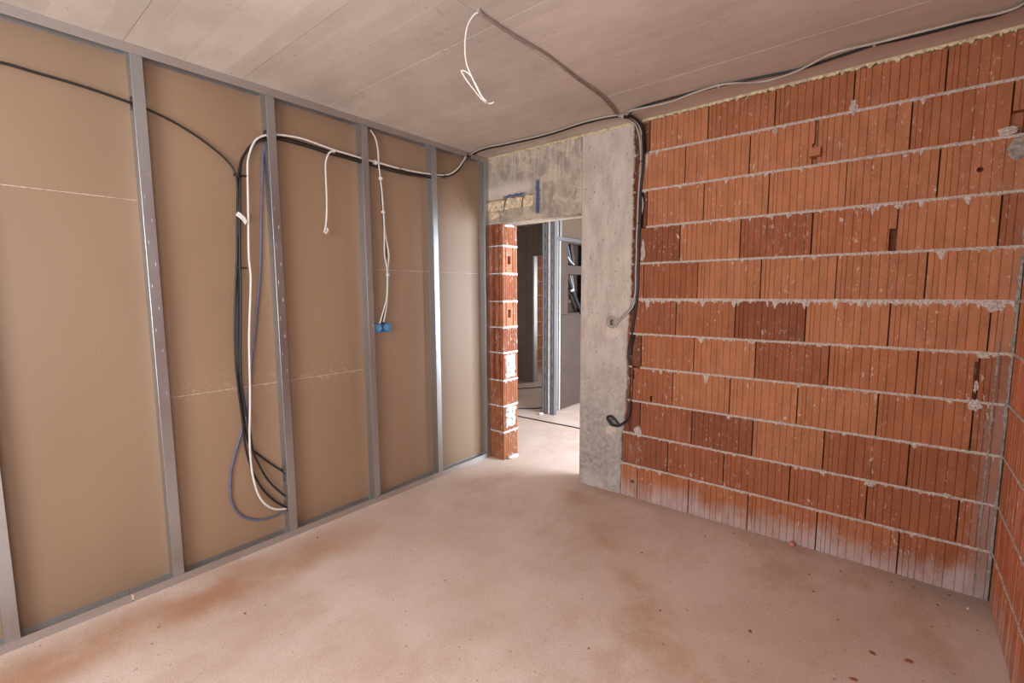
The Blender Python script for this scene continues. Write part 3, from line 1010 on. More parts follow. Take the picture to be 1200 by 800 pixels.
link('window_3', bm, M['frame'], kind='structure', label='white window frame in the side wall beside the viewer', cat='window')
for r in range(1, 11):
    o = ragged_strip('mortar_bed', 0.012, 2.295, BEDS[r] + 0.0075, BEDS[r] - 0.0065, -0.0015, 0.03, M['mortar'], wall_right, seed=r + 50.4, drip=0.03, dripp=0.45)
    o.location = (W, 0, 0)
    o.rotation_euler = (0, 0, -math.pi / 2)

# ------------------------------------------------------------------ hallway seen through the doorway
box_obj('wall_hallway_near', (-3.2, 0.003, 0), (-0.008, T, H), M['plaster'], kind='structure', label='hallway side of the wall beside the doorway', cat='wall')
bm = bmesh.new()
box(bm, (-3.4, -0.2, 0), (-3.2, 5.6, H))
box(bm, (4.6, -0.2, 0), (4.8, 5.6, H))
box(bm, (-3.2, 5.4, 0), (-1.5, 5.6, H))
box(bm, (-0.2, 5.4, 0), (4.6, 5.6, H))
box(bm, (-1.5, 5.4, 0), (-0.2, 5.6, 0.6))
box(bm, (-1.5, 5.4, 2.2), (-0.2, 5.6, H))
link('wall_hallway_end', bm, M['plaster'], kind='structure', label='plain end walls closing the rooms beyond the doorway', cat='wall')
bm = bmesh.new()
hy0, hy1, hz0, hz1 = 0.60, 2.30, 0.35, 2.35
box(bm, (-0.554, 2.70, 0), (3.30, 2.86, H))
box(bm, (3.20, 0.2, 0), (3.36, hy0, H))
box(bm, (3.20, hy1, 0), (3.36, 2.70, H))
box(bm, (3.20, hy0, 0), (3.36, hy1, hz0))
box(bm, (3.20, hy0, hz1), (3.36, hy1, H))
link('wall_hallway_window', bm, M['plaster'], kind='structure', label='hallway wall that holds the hallway window', cat='wall')
bm = bmesh.new()
for a, b in (((hy0, hz0), (hy0 + 0.05, hz1)), ((hy1 - 0.05, hz0), (hy1, hz1)), ((hy0 + 0.05, hz0), (hy1 - 0.05, hz0 + 0.05)), ((hy0 + 0.05, hz1 - 0.05), (hy1 - 0.05, hz1))):
    box(bm, (3.22, a[0], a[1]), (3.28, b[0], b[1]))
link('window_2', bm, M['frame'], kind='structure', label='white window frame in the hallway wall', cat='window')

# far partition with its own doorway
FY = 3.20
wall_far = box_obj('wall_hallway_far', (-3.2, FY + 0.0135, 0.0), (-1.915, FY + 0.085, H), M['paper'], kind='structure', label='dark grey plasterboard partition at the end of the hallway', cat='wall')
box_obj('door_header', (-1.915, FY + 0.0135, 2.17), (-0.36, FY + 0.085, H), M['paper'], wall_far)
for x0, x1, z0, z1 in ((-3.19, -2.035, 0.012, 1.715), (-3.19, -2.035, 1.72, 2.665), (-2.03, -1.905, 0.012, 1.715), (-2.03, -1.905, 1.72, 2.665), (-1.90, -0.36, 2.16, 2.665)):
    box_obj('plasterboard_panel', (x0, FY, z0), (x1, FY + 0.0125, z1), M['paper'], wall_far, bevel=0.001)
bm = bmesh.new()
box(bm, (-1.915, FY + 0.008, 0.0), (-1.885, FY + 0.10, 2.158))
box(bm, (-1.905, FY - 0.002, 0.0), (-1.893, FY + 0.006, 2.158))
link('metal_stud', bm, M['track'], wall_far)
box_obj('ceiling_track', (-3.19, FY - 0.001, 2.67), (-0.36, FY + 0.08, H - 0.001), M['track'], wall_far)

wall_beyond = box_obj('wall_beyond', (-2.50, 3.40, 0), (-2.35, 5.39, H), M['core'], kind='structure', label='brick wall in the room beyond the far doorway', cat='wall')
bmsh = {}
for r in range(11):
    z0, z1 = BEDS[r] + (HALF if r else 0.002), BEDS[r + 1] - HALF
    y = 3.41 + (0.19 if r % 2 else 0.0)
    y0 = 3.41
    while y0 < 5.2:
        y1 = min(5.38, y + 0.38 if y0 == y else y)
        if y1 - y0 < 0.03:
            y = y1 + 0.38
            y0 = y1
            continue
        L = round(y1 - y0 - 0.006, 3)
        key = (L, round(z1 - z0, 3))
        if key not in bmsh:
            bmsh[key] = block_mesh(L, z1 - z0, M['brick'], seed=r + 77)
        o = link('brick', bmsh[key], None, wall_beyond, color=[v * rnd.uniform(0.85, 1.05) for v in MID])
        o.location = (-2.30, y0 + 0.003, z0)
        o.rotation_euler = (0, 0, math.pi / 2)
        y0, y = y1, y1
for r in range(1, 11):
    o = ragged_strip('mortar_bed', 0, 1.97, BEDS[r] + 0.007, BEDS[r] - 0.007, -0.0015, 0.03, M['mortar'], wall_beyond, seed=r + 90, drip=0.02, step=0.03)
    o.location = (-2.30, 3.41, 0)
    o.rotation_euler = (0, 0, math.pi / 2)

# partition whose stud end stands in the middle of the doorway view
wall_mid = box_obj('wall_hallway_middle', (-0.575, 1.665, 0.0), (-0.5625, 3.195, H), M['paper'], kind='structure', label='unfinished partition in the hallway with an open service niche', cat='wall')
for (x0, x1) in ((-0.560, -0.461), (-0.441, -0.372)):
    bm = bmesh.new()
    w = x1 - x0
    sec = [(0, 0.06), (0, 0), (w * 0.22, 0), (w * 0.27, 0.006), (w * 0.36, 0.006), (w * 0.41, 0), (w * 0.60, 0), (w * 0.66, 0.008), (w * 0.78, 0.008), (w * 0.84, 0), (w, 0), (w, 0.06)]
    rows = [[bm.verts.new((x0 + x, 1.60 + y, z)) for x, y in sec] for z in (0.001, H - 0.001)]
    for k in range(len(sec) - 1):
        bm.faces.new((rows[0][k], rows[0][k + 1], rows[1][k + 1], rows[1][k]))
    o = solid(link('metal_stud', bm, M['hall_metal'], wall_mid), 0.0012, 0)
    bm = bmesh.new()
    z = 0.3
    while z < 2.5:
        box(bm, (x0 + w * 0.48, 1.5985, z), (x0 + w * 0.56, 1.5995, z + 0.06))
        z += 0.16
    link('punched_slot', bm, M['dark'], o, kind='stuff')
box_obj('plasterboard_edge', (-0.459, 1.594, 0.01), (-0.4445, 1.66, H - 0.002), M['gypsum'], wall_mid)
box_obj('metal_stud', (-0.50, 1.78, 0.001), (-0.475, 1.84, H - 0.001), M['track'], wall_mid)
NX = -0.46
for name, a, b in (('plasterboard_panel', (1.865, 0.012), (2.69, 1.255)), ('plasterboard_panel', (1.955, 1.26), (2.043, 2.20)), ('plasterboard_panel', (2.045, 1.80), (2.42, 1.885)),
                   ('plasterboard_panel', (2.40, 1.26), (2.69, 1.795)), ('plasterboard_panel', (2.42, 1.80), (2.69, 2.20))):
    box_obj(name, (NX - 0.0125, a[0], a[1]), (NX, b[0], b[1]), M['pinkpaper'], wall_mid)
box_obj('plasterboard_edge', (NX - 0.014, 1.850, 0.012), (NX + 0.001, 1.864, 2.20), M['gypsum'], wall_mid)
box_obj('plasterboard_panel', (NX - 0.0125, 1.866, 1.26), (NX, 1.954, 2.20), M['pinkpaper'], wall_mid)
bm = bmesh.new()
box(bm, (NX - 0.012, 1.79, 2.205), (NX + 0.002, 2.69, 2.252))
link('header_track', bm, M['hall_metal'], wall_mid)
box_obj('plasterboard_panel', (-0.545, 1.90, 2.20), (-0.5325, 2.69, H - 0.002), M['board'], wall_mid, color=(0.42, 0.42, 0.42))
box_obj('metal_stud', (-0.5315, 1.86, 2.253), (-0.47, 1.91, H - 0.002), M['metal'], wall_mid)
box_obj('niche_shade_panel', (-0.562, 1.87, 0.02), (-0.556, 2.68, 2.19), M['dark'], wall_mid)  # near-black sheet added behind the openings, paints the niche's shade
# niche edging and contents
bm = bmesh.new()
for z0, z1 in ((1.258, 1.275), (1.785, 1.80), (1.885, 1.90), (2.185, 2.20)):
    box(bm, (-0.555, 2.045, z0), (NX - 0.001, 2.40, z1))
link('niche_edging', bm, M['pinkpaper'], wall_mid)
t = tube('black_cable', [(-0.53, 2.07, 2.19), (-0.525, 2.09, 2.08), (-0.51, 2.12, 1.98), (-0.50, 2.16, 1.92), (-0.505, 2.25, 1.905)], 0.014, M['black'], None)
tag(t, 'black cable coiled in the upper opening of the hallway service niche', 'cable')
t = tube('blue_cable', [(-0.53, 2.12, 2.19), (-0.51, 2.13, 2.10), (-0.50, 2.15, 2.0), (-0.505, 2.20, 1.93)], 0.012, M['purple'], None)
tag(t, 'dark blue cable hanging in the upper opening of the hallway service niche', 'cable')
t = tube('white_cable', [(-0.50, 2.07, 2.06), (-0.485, 2.09, 2.00), (-0.48, 2.14, 1.955), (-0.48, 2.22, 1.915)], 0.006, M['white'], None)
tag(t, 'thin white cable drooping in the upper opening of the hallway service niche', 'cable')
t = tube('grey_pipe', [(-0.52, 2.20, 2.19), (-0.515, 2.22, 2.08), (-0.51, 2.24, 1.98), (-0.515, 2.26, 1.91)], 0.022, M['pinkpaper'], None)
tag(t, 'pale pipe standing in the upper opening of the hallway service niche', 'pipe')
t = tube('black_pipe', [(-0.52, 2.10, 1.78), (-0.50, 2.13, 1.70), (-0.48, 2.19, 1.56), (-0.455, 2.26, 1.42), (-0.44, 2.34, 1.30), (-0.44, 2.40, 1.22)], 0.026, M['pipe'], None)
tag(t, 'thick black sleeved pipe leaning out of the lower opening of the hallway niche', 'pipe')
tube('white_band', [(-0.484, 2.175, 1.592), (-0.480, 2.187, 1.566)], 0.029, M['tag'], t)
for i in range(3):
    tt = tube('thin_cable', [(-0.53 + 0.01 * i, 2.16 + 0.03 * i, 1.78), (-0.50 + 0.005 * i, 2.17 + 0.022 * i, 1.68), (-0.475, 2.19 + 0.012 * i, 1.60)], 0.005, M['grey'], None)
    tag(tt, '%s of the three grey cables running down to the black sleeved hallway pipe' % ('left', 'middle', 'right')[i], 'cable', 'grey cables in the lower niche opening')
for i, z in enumerate((1.62, 1.52, 1.41, 1.31)):
    box_obj('niche_shelf', (-0.56, 2.05, z), (-0.51, 2.20, z + 0.035), M['dark'] if i % 2 else M['pinkpaper'], wall_mid)

PATHS = {}
PATHS['black_left'] = [(-0.045,-3.063,2.503),(-0.045,-2.97,2.514),(-0.045,-2.923,2.513),(-0.045,-2.865,2.509),(-0.045,-2.776,2.505),(-0.045,-2.669,2.496),(-0.045,-2.551,2.48),(-0.045,-2.484,2.469),(-0.045,-2.38,2.44),(-0.045,-2.269,2.391),(-0.045,-2.191,2.343),(-0.045,-2.13,2.296),(-0.045,-2.094,2.248),(-0.045,-2.08,2.19),(-0.045,-2.083,2.056),(-0.045,-2.095,1.864)]
PATHS['bA'] = [(-0.05,-2.071,2.234),(-0.05,-2.092,1.96),(-0.05,-2.104,1.767),(-0.05,-2.124,1.571),(-0.05,-2.139,1.4),(-0.05,-2.149,1.177),(-0.05,-2.143,0.974),(-0.05,-2.133,0.819),(-0.05,-2.131,0.704),(-0.05,-2.122,0.607),(-0.05,-2.096,0.483),(-0.05,-2.049,0.36),(-0.05,-1.978,0.252),(-0.05,-1.902,0.179)]
PATHS['bB'] = [(-0.04,-2.065,2.234),(-0.04,-2.082,1.96),(-0.04,-2.094,1.767),(-0.04,-2.1,1.586),(-0.04,-2.121,1.275),(-0.04,-2.131,1.075),(-0.04,-2.119,0.894),(-0.04,-2.099,0.745),(-0.04,-2.092,0.617),(-0.04,-2.055,0.5),(-0.04,-2.001,0.379),(-0.04,-1.892,0.235)]
PATHS['bC'] = [(-0.058,-2.063,2.237),(-0.058,-2.082,1.962),(-0.058,-2.094,1.768),(-0.058,-2.108,1.571),(-0.058,-2.126,1.274),(-0.058,-2.132,1.022),(-0.058,-2.121,0.815),(-0.058,-2.103,0.648),(-0.058,-2.044,0.562),(-0.058,-1.972,0.482),(-0.058,-1.886,0.399)]
PATHS['arch1'] = [(-0.05,-2.061,2.236),(-0.05,-2.046,2.31),(-0.05,-2.012,2.379),(-0.05,-1.962,2.438),(-0.05,-1.907,2.473),(-0.05,-1.852,2.486),(-0.05,-1.775,2.495),(-0.05,-1.64,2.49),(-0.05,-1.507,2.481),(-0.05,-1.383,2.477),(-0.05,-1.252,2.473),(-0.05,-1.112,2.466),(-0.05,-0.947,2.462),(-0.05,-0.786,2.467),(-0.05,-0.63,2.482),(-0.05,-0.492,2.501),(-0.05,-0.396,2.535),(-0.05,-0.315,2.592),(-0.05,-0.263,2.663),(-0.05,-0.241,2.71)]
PATHS['arch2'] = [(-0.04,-2.076,2.208),(-0.04,-2.057,2.297),(-0.04,-2.031,2.349),(-0.04,-1.976,2.418),(-0.04,-1.912,2.457),(-0.04,-1.857,2.471),(-0.04,-1.78,2.476),(-0.04,-1.646,2.472),(-0.04,-1.514,2.461),(-0.04,-1.39,2.46),(-0.04,-1.26,2.453),(-0.04,-1.12,2.448),(-0.04,-0.956,2.443),(-0.04,-0.794,2.451),(-0.04,-0.639,2.463)]
PATHS['white_main'] = [(-0.032,-1.915,0.183),(-0.032,-1.998,0.214),(-0.032,-2.058,0.286),(-0.032,-2.09,0.378),(-0.032,-2.108,0.518),(-0.032,-2.108,0.686),(-0.032,-2.095,0.865),(-0.032,-2.086,1.018),(-0.032,-2.076,1.272),(-0.032,-2.06,1.462),(-0.032,-2.044,1.646),(-0.032,-2.048,1.769),(-0.032,-2.036,2.013),(-0.032,-2.026,2.254),(-0.032,-2.017,2.327),(-0.032,-1.99,2.404),(-0.032,-1.959,2.449),(-0.032,-1.914,2.477),(-0.032,-1.859,2.495),(-0.032,-1.782,2.507),(-0.032,-1.686,2.512),(-0.032,-1.592,2.503),(-0.032,-1.486,2.492),(-0.032,-1.394,2.488),(-0.032,-1.263,2.482),(-0.032,-1.124,2.479),(-0.032,-0.96,2.475),(-0.032,-0.8,2.48),(-0.032,-0.645,2.49),(-0.032,-0.509,2.508),(-0.032,-0.422,2.538),(-0.032,-0.342,2.595),(-0.032,-0.291,2.654),(-0.032,-0.259,2.695),(-0.032,-0.259,2.713)]
PATHS['purple'] = [(-0.06,-1.875,2.534),(-0.06,-1.903,2.464),(-0.06,-1.927,2.341),(-0.06,-1.939,2.177),(-0.06,-1.954,2.001),(-0.06,-1.969,1.79),(-0.06,-1.986,1.622),(-0.06,-2.01,1.46),(-0.06,-2.038,1.267),(-0.06,-2.064,1.115),(-0.06,-2.091,0.912),(-0.06,-2.111,0.812),(-0.06,-2.134,0.744),(-0.06,-2.171,0.644),(-0.06,-2.208,0.525),(-0.06,-2.219,0.414),(-0.06,-2.216,0.319),(-0.06,-2.172,0.228),(-0.06,-2.091,0.169),(-0.06,-2.003,0.152),(-0.06,-1.895,0.162)]
PATHS['white_drop'] = [(-0.022,-1.487,2.48),(-0.022,-1.511,2.469),(-0.022,-1.53,2.443),(-0.022,-1.548,2.386),(-0.022,-1.55,2.278),(-0.022,-1.551,2.143),(-0.022,-1.56,2.027),(-0.022,-1.571,1.971),(-0.022,-1.578,1.954),(-0.022,-1.567,1.944),(-0.022,-1.554,1.962),(-0.022,-1.559,1.978)]
PATHS['socket1'] = [(-0.028,-1.196,2.689),(-0.028,-1.156,2.641),(-0.028,-1.138,2.558),(-0.028,-1.135,2.452),(-0.028,-1.117,2.277),(-0.028,-1.107,2.066),(-0.028,-1.094,1.945),(-0.028,-1.074,1.841),(-0.028,-1.082,1.772),(-0.028,-1.088,1.722),(-0.028,-1.092,1.634),(-0.028,-1.101,1.508),(-0.028,-1.114,1.433),(-0.028,-1.144,1.327)]
PATHS['socket2'] = [(-0.02,-1.114,2.125),(-0.02,-1.112,2.004),(-0.02,-1.118,1.838),(-0.02,-1.109,1.783),(-0.02,-1.101,1.721),(-0.02,-1.102,1.634),(-0.02,-1.113,1.509),(-0.02,-1.146,1.415),(-0.02,-1.179,1.329)]
PATHS['socketb'] = [(-0.035,-1.132,2.59),(-0.035,-1.134,2.454),(-0.035,-1.12,2.277),(-0.035,-1.11,2.054),(-0.035,-1.095,1.884),(-0.035,-1.097,1.634),(-0.035,-1.106,1.509),(-0.035,-1.128,1.408),(-0.035,-1.154,1.327)]
PATHS['ceil_w'] = [(-0.074,-0.206,2.732),(-0.019,-0.209,2.732),(0.115,-0.255,2.732),(0.242,-0.268,2.732),(0.388,-0.246,2.732),(0.551,-0.232,2.732),(0.706,-0.218,2.732),(0.865,-0.221,2.732),(1.009,-0.239,2.732),(1.137,-0.253,2.732),(1.233,-0.246,2.732),(1.306,-0.236,2.732),(1.382,-0.211,2.732),(1.421,-0.178,2.732)]
PATHS['ceil_b'] = [(-0.111,-0.17,2.732),(-0.055,-0.173,2.732),(0.082,-0.22,2.732),(0.212,-0.234,2.732),(0.359,-0.212,2.732),(0.525,-0.199,2.732),(0.683,-0.186,2.732),(0.843,-0.19,2.732),(0.99,-0.209,2.732),(1.115,-0.217,2.732),(1.217,-0.217,2.732),(1.291,-0.207,2.732),(1.368,-0.183,2.732),(1.408,-0.149,2.732)]
PATHS['ceil_g1'] = [(1.457,-1.661,2.732),(1.458,-1.518,2.732),(1.461,-1.367,2.732),(1.473,-1.213,2.732),(1.461,-1.002,2.732),(1.454,-0.879,2.732),(1.453,-0.739,2.732),(1.447,-0.576,2.732),(1.432,-0.439,2.732),(1.381,-0.222,2.732)]
PATHS['ceil_g2'] = [(1.451,-1.65,2.732),(1.454,-1.508,2.732),(1.454,-1.353,2.732),(1.467,-1.196,2.732),(1.458,-1.005,2.732),(1.444,-0.881,2.732),(1.438,-0.723,2.732),(1.432,-0.581,2.732),(1.413,-0.437,2.732),(1.368,-0.233,2.732)]
PATHS['hang'] = [(1.459,-1.664,2.73),(1.443,-1.677,2.717),(1.426,-1.692,2.684),(1.417,-1.699,2.645),(1.413,-1.702,2.594),(1.415,-1.7,2.539),(1.423,-1.693,2.501),(1.434,-1.684,2.47),(1.455,-1.667,2.414),(1.47,-1.655,2.383),(1.482,-1.645,2.369)]
PATHS['hang2'] = [(1.434,-1.684,2.47),(1.418,-1.698,2.489),(1.402,-1.711,2.496),(1.401,-1.712,2.489),(1.415,-1.701,2.46),(1.442,-1.678,2.414),(1.467,-1.657,2.376),(1.481,-1.645,2.363),(1.496,-1.634,2.36),(1.507,-1.624,2.367)]
PATHS['hang3'] = [(1.423,-1.693,2.491),(1.437,-1.682,2.463),(1.451,-1.671,2.435),(1.465,-1.659,2.397),(1.482,-1.645,2.369)]
PATHS['right_b'] = [(1.438,-0.174,2.732),(1.488,-0.228,2.732),(1.602,-0.251,2.732),(1.714,-0.252,2.732),(1.87,-0.252,2.732),(2.014,-0.245,2.732),(2.147,-0.227,2.732),(2.272,-0.204,2.732),(2.352,-0.189,2.732),(2.431,-0.181,2.732),(2.509,-0.195,2.732),(2.62,-0.217,2.732),(2.737,-0.237,2.732),(2.851,-0.221,2.732),(2.942,-0.211,2.732),(3.055,-0.21,2.732),(3.137,-0.202,2.732),(3.199,-0.219,2.732),(3.233,-0.245,2.732),(3.292,-0.318,2.732)]
PATHS['right_w'] = [(1.44,-0.216,2.72),(1.476,-0.253,2.72),(1.525,-0.258,2.72),(1.654,-0.24,2.72),(1.761,-0.236,2.72),(1.876,-0.27,2.72),(2.026,-0.287,2.72),(2.111,-0.259,2.72),(2.186,-0.203,2.72),(2.266,-0.17,2.72),(2.351,-0.18,2.72),(2.427,-0.206,2.72),(2.518,-0.268,2.72),(2.593,-0.305,2.72),(2.739,-0.286,2.72),(2.851,-0.28,2.72),(2.969,-0.273,2.72),(3.079,-0.267,2.72),(3.158,-0.249,2.72),(3.207,-0.259,2.72),(3.228,-0.283,2.72),(3.285,-0.363,2.72)]
PATHS['chase_g1'] = [(1.356,-0.004,2.784),(1.386,-0.004,2.747),(1.416,-0.004,2.681),(1.437,-0.004,2.602),(1.446,-0.004,2.49),(1.443,-0.004,2.375),(1.434,-0.004,2.209),(1.432,-0.004,2.034),(1.428,-0.004,1.915),(1.431,-0.004,1.824),(1.427,-0.004,1.709),(1.43,-0.004,1.593),(1.425,-0.004,1.525),(1.397,-0.012,1.444),(1.344,-0.012,1.387),(1.311,-0.012,1.358)]
PATHS['chase_g2'] = [(1.371,0.006,2.78),(1.398,0.006,2.745),(1.428,0.006,2.681),(1.445,0.006,2.602),(1.455,0.006,2.491),(1.448,0.006,2.376),(1.441,0.006,2.283),(1.462,0.006,2.198),(1.464,0.006,2.139),(1.441,0.006,2.022),(1.437,0.006,1.915),(1.439,0.006,1.824),(1.435,0.006,1.709),(1.435,0.006,1.593),(1.427,0.006,1.506),(1.407,-0.012,1.432),(1.355,-0.012,1.375),(1.318,-0.012,1.345)]
PATHS['chase_b'] = [(1.353,0.016,2.801),(1.405,0.016,2.757),(1.439,0.016,2.698),(1.456,0.016,2.626),(1.463,0.016,2.492),(1.456,0.016,2.376),(1.443,0.016,2.279),(1.445,0.016,2.19),(1.442,0.016,2.035),(1.439,0.016,1.928),(1.439,0.016,1.764),(1.44,0.016,1.593),(1.43,0.016,1.475),(1.416,0.016,1.363),(1.409,0.016,1.249),(1.384,0.016,1.159),(1.378,0.016,1.082),(1.394,0.016,0.987),(1.401,0.016,0.832),(1.397,0.016,0.721),(1.395,-0.012,0.615),(1.355,-0.012,0.562),(1.313,-0.012,0.535),(1.263,-0.012,0.539),(1.23,-0.012,0.567),(1.226,-0.012,0.59),(1.255,-0.012,0.602),(1.288,-0.012,0.58),(1.327,-0.012,0.541)]
PATHS['hallc1'] = [(-1.797,2.288,0.006),(-1.74,2.581,0.006),(-1.641,2.745,0.006),(-1.496,2.971,0.006),(-1.301,3.232,0.006)]
PATHS['hallc2'] = [(-1.061,1.425,0.006),(-0.938,1.58,0.006),(-0.804,1.686,0.006),(-0.746,1.761,0.006),(-0.715,1.875,0.006),(-0.695,2.306,0.006)]
PATHS['hallc3'] = [(-0.918,1.257,0.006),(-0.694,1.275,0.006),(-0.395,1.284,0.006),(-0.149,1.289,0.006),(0.093,1.3,0.006),(0.315,1.284,0.006)]


# ------------------------------------------------------------------ cables in the stud wall
def cable(name, pts, r, mat, label, cat='cable', **kw):
    return tube(name, pts, r, M[mat], None, label=label, cat=cat, **kw)


P_ = PATHS
cable('black_cable', P_['black_left'], 0.0062, 'black', 'black cable sagging from the left edge through the first bay to the tied junction')
cable('black_cable', P_['bA'], 0.0062, 'black', 'black cable of the vertical bundle swinging widest left and ending lowest at the stud')
cable('black_cable', P_['bB'], 0.0062, 'black', 'black cable of the vertical bundle curving to the stud between the other two')
cable('black_cable', P_['bC'], 0.0062, 'black', 'black cable of the vertical bundle meeting the stud highest above the floor')
cable('black_cable', P_['arch1'], 0.0062, 'black', 'black cable arching from the tied bundle through all studs to the ceiling track gap')
cable('black_cable', P_['arch2'], 0.0062, 'black', 'lower black cable arching through the studs and ending behind the fourth stud')
cable('white_cable', P_['white_main'], 0.0062, 'white', 'long white cable rising beside the black bundle and running on through the studs')
cable('corrugated_conduit', P_['purple'], 0.0062, 'purple', 'thin violet corrugated conduit hanging in a wide loop beside the black bundle', 'conduit', rib=0.0012)
t = cable('white_cable', P_['white_drop'], 0.0058, 'white', 'short white cable drop with a curled bare end in the middle bay')
tube('bare_wire', [(-0.022, -1.556, 1.978), (-0.014, -1.548, 1.955), (-0.012, -1.556, 1.935), (-0.018, -1.575, 1.936), (-0.018, -1.586, 1.95)], 0.0022, M['copper'], t, sides=5, label='bare curled wire end')
cable('white_cable', P_['socket1'], 0.0052, 'white', 'white cable dropping from the top track to the blue junction box')
cable('white_cable', P_['socket2'], 0.0052, 'white', 'second white cable joining half way down to the blue junction box')
cable('black_cable', P_['socketb'], 0.0045, 'black', 'thin black cable twined with the white pair above the blue junction box')
cable('grey_cable', [(-0.05, -0.62, 2.476)] + P_['arch1'][15:19] + [(-0.055, -0.245, 2.70)], 0.005, 'grey', 'grey cable turning up to the ceiling track in the last bay')


def tie(loc, axis, r, mat, label, h=0.006, name='cable_tie', tail=True):
    """a strap round a bundle with its cut tail"""
    bm = bmesh.new()
    a = Vector(axis).normalized()
    N = a.orthogonal().normalized()
    B = a.cross(N)
    ring = []
    for k in range(12):
        t_ = 2 * math.pi * k / 12
        d = N * math.cos(t_) + B * math.sin(t_)
        ring.append([bm.verts.new(d * rr + a * s) for rr, s in ((r, -h / 2), (r + 0.0018, -h / 2), (r + 0.0018, h / 2), (r, h / 2))])
    for k in range(12):
        A, C = ring[k], ring[(k + 1) % 12]
        for q in range(4):
            bm.faces.new((A[q], A[(q + 1) % 4], C[(q + 1) % 4], C[q]))
    if tail:
        box(bm, (r * 0.5, r * 0.7, -0.004), (r * 0.5 + 0.012, r * 0.7 + 0.024, 0.004))
    o = link(name, bm, M[mat], None, label=label, cat='cable tie')
    o.location = loc
    return o


tie((-0.048, -2.074, 2.222), (0, 0.1, 1), 0.021, 'black', 'black cable tie where the left cable joins the vertical bundle')
tie((-0.049, -2.098, 1.70), (0, 0, 1), 0.017, 'black', 'black cable tie half way down the vertical black bundle')
tie((-0.041, -0.953, 2.462), (0, 1, 0), 0.022, 'black', 'black cable tie on the horizontal run between third and fourth stud')
tie((-0.041, -0.505, 2.503), (0, 1, 0.2), 0.018, 'black', 'black cable tie on the run in the last bay')
tie((-0.028, -1.165, 2.475), (0, 1, 0), 0.014, 'tag', 'white tape collar on the run just right of the third stud', 0.022, 'cable_tape', False)
tie((-0.030, -1.123, 2.37), (0, 0, 1), 0.013, 'tag', 'white tape collar near the top of the junction box cables', 0.018, 'cable_tape', False)
tie((-0.028, -1.112, 2.135), (0, 0, 1), 0.012, 'tag', 'white tape collar half way down the junction box cables', 0.016, 'cable_tape', False)
tie((-0.027, -1.090, 1.685), (0, 0, 1), 0.012, 'tag', 'white tape collar just above the split to the junction box', 0.014, 'cable_tape', False)
tie((-0.030, -1.482, 2.485), (0, 1, -0.1), 0.011, 'tag', 'white tape collar where the short white drop leaves the run', 0.014, 'cable_tape', False)
bm = bmesh.new()
pts = [(-0.028, -2.10, 2.005), (-0.024, -2.088, 1.998), (-0.020, -2.068, 1.978), (-0.018, -2.055, 1.955)]
prev = None
for p in pts:
    a = [bm.verts.new((p[0] + dx, p[1] + s * 0.007, p[2] + s * 0.011)) for s, dx in ((1, 0), (-1, 0), (-1, -0.002), (1, -0.002))]
    if prev:
        for k in range(4):
            bm.faces.new((prev[k], prev[(k + 1) % 4], a[(k + 1) % 4], a[k]))
    else:
        bm.faces.new(a)
    prev = a
bm.faces.new(prev[::-1])
link('cable_label', bm, M['tag'], None, label='blank white paper flag stuck on the black vertical bundle', cat='cable label')

# blue double junction box screwed to the third stud
jb = empty('junction_box', (-0.03, -1.155, 1.297), 'blue plastic double junction box fixed beside the third stud', 'junction box')
bm = bmesh.new()
out = []
for k in range(48):
    a = 2 * math.pi * k / 48
    r = 0.034 + (0.003 if (k % 12) in (4, 5, 6, 7, 8) else 0)
    cy = 0.0355 if math.cos(a) > 0 else -0.0355
    y, z = cy + r * math.cos(a), r * math.sin(a)
    if abs(math.cos(a)) < 0.35:
        z *= 0.90
    out.append((y, z))
lev = [(-0.030, 0.93), (0.010, 0.95), (0.0105, 1.05), (0.014, 1.05), (0.014, 0.96), (-0.020, 0.90)]
rings = [[bm.verts.new((x, y * s if abs(y) > 0.0355 else y, z * s)) for y, z in out] for x, s in lev]
for A, C in zip(rings, rings[1:]):
    for k in range(48):
        bm.faces.new((A[k], A[(k + 1) % 48], C[(k + 1) % 48], C[k]))
bm.faces.new(rings[0][::-1])
bm.faces.new(rings[-1])
link('shell', bm, M['blue'], jb)
for y in (-0.0355, 0.0355):
    bm = bmesh.new()
    bmesh.ops.create_cone(bm, cap_ends=True, segments=24, radius1=0.027, radius2=0.026, depth=0.003, matrix=Matrix.Translation((0.0125, y, 0)) @ Matrix.Rotation(math.pi / 2, 4, 'Y'))
    cv = link('cover', bm, M['blue'], jb)
    for s in (-1, 1):
        bm = bmesh.new()
        bmesh.ops.create_cone(bm, cap_ends=True, segments=10, radius1=0.0035, radius2=0.003, depth=0.003, matrix=Matrix.Translation((0.0145, y + 0.019 * s, 0.012 * s)) @ Matrix.Rotation(math.pi / 2, 4, 'Y'))
        link('screw', bm, M['dark'], cv)
bm = bmesh.new()
box(bm, (0.006, -0.012, 0.026), (0.016, 0.016, 0.040))
link('cable_entry', bm, M['dark'], jb)

# ------------------------------------------------------------------ cables on the ceiling and in the chase
zt = H - 0.009
def drop_first(pts, head):
    return head + pts


cable('white_cable', [(-0.03, -0.25, 2.70)] + P_['ceil_w'], 0.0055, 'grey', 'pale grey cable along the ceiling from the stud wall to the pillar corner')
cable('black_cable', [(-0.05, -0.238, 2.69), (-0.04, -0.225, 2.72)] + [p for p in P_['ceil_b'][1:]], 0.0062, 'black', 'black cable along the ceiling from the stud wall to the pillar corner')
cable('brown_cable', P_['ceil_g1'], 0.0042, 'brown_cable', 'dusty brown cable along the slab joint from the hanging wire, right one of the pair')
cable('brown_cable', P_['ceil_g2'], 0.0042, 'brown_cable', 'dusty brown cable along the slab joint from the hanging wire, left one of the pair')
ha = empty('hanging_cable', (1.459, -1.664, 2.73), 'white cable hanging loose from the middle of the ceiling with a folded end', 'cable')


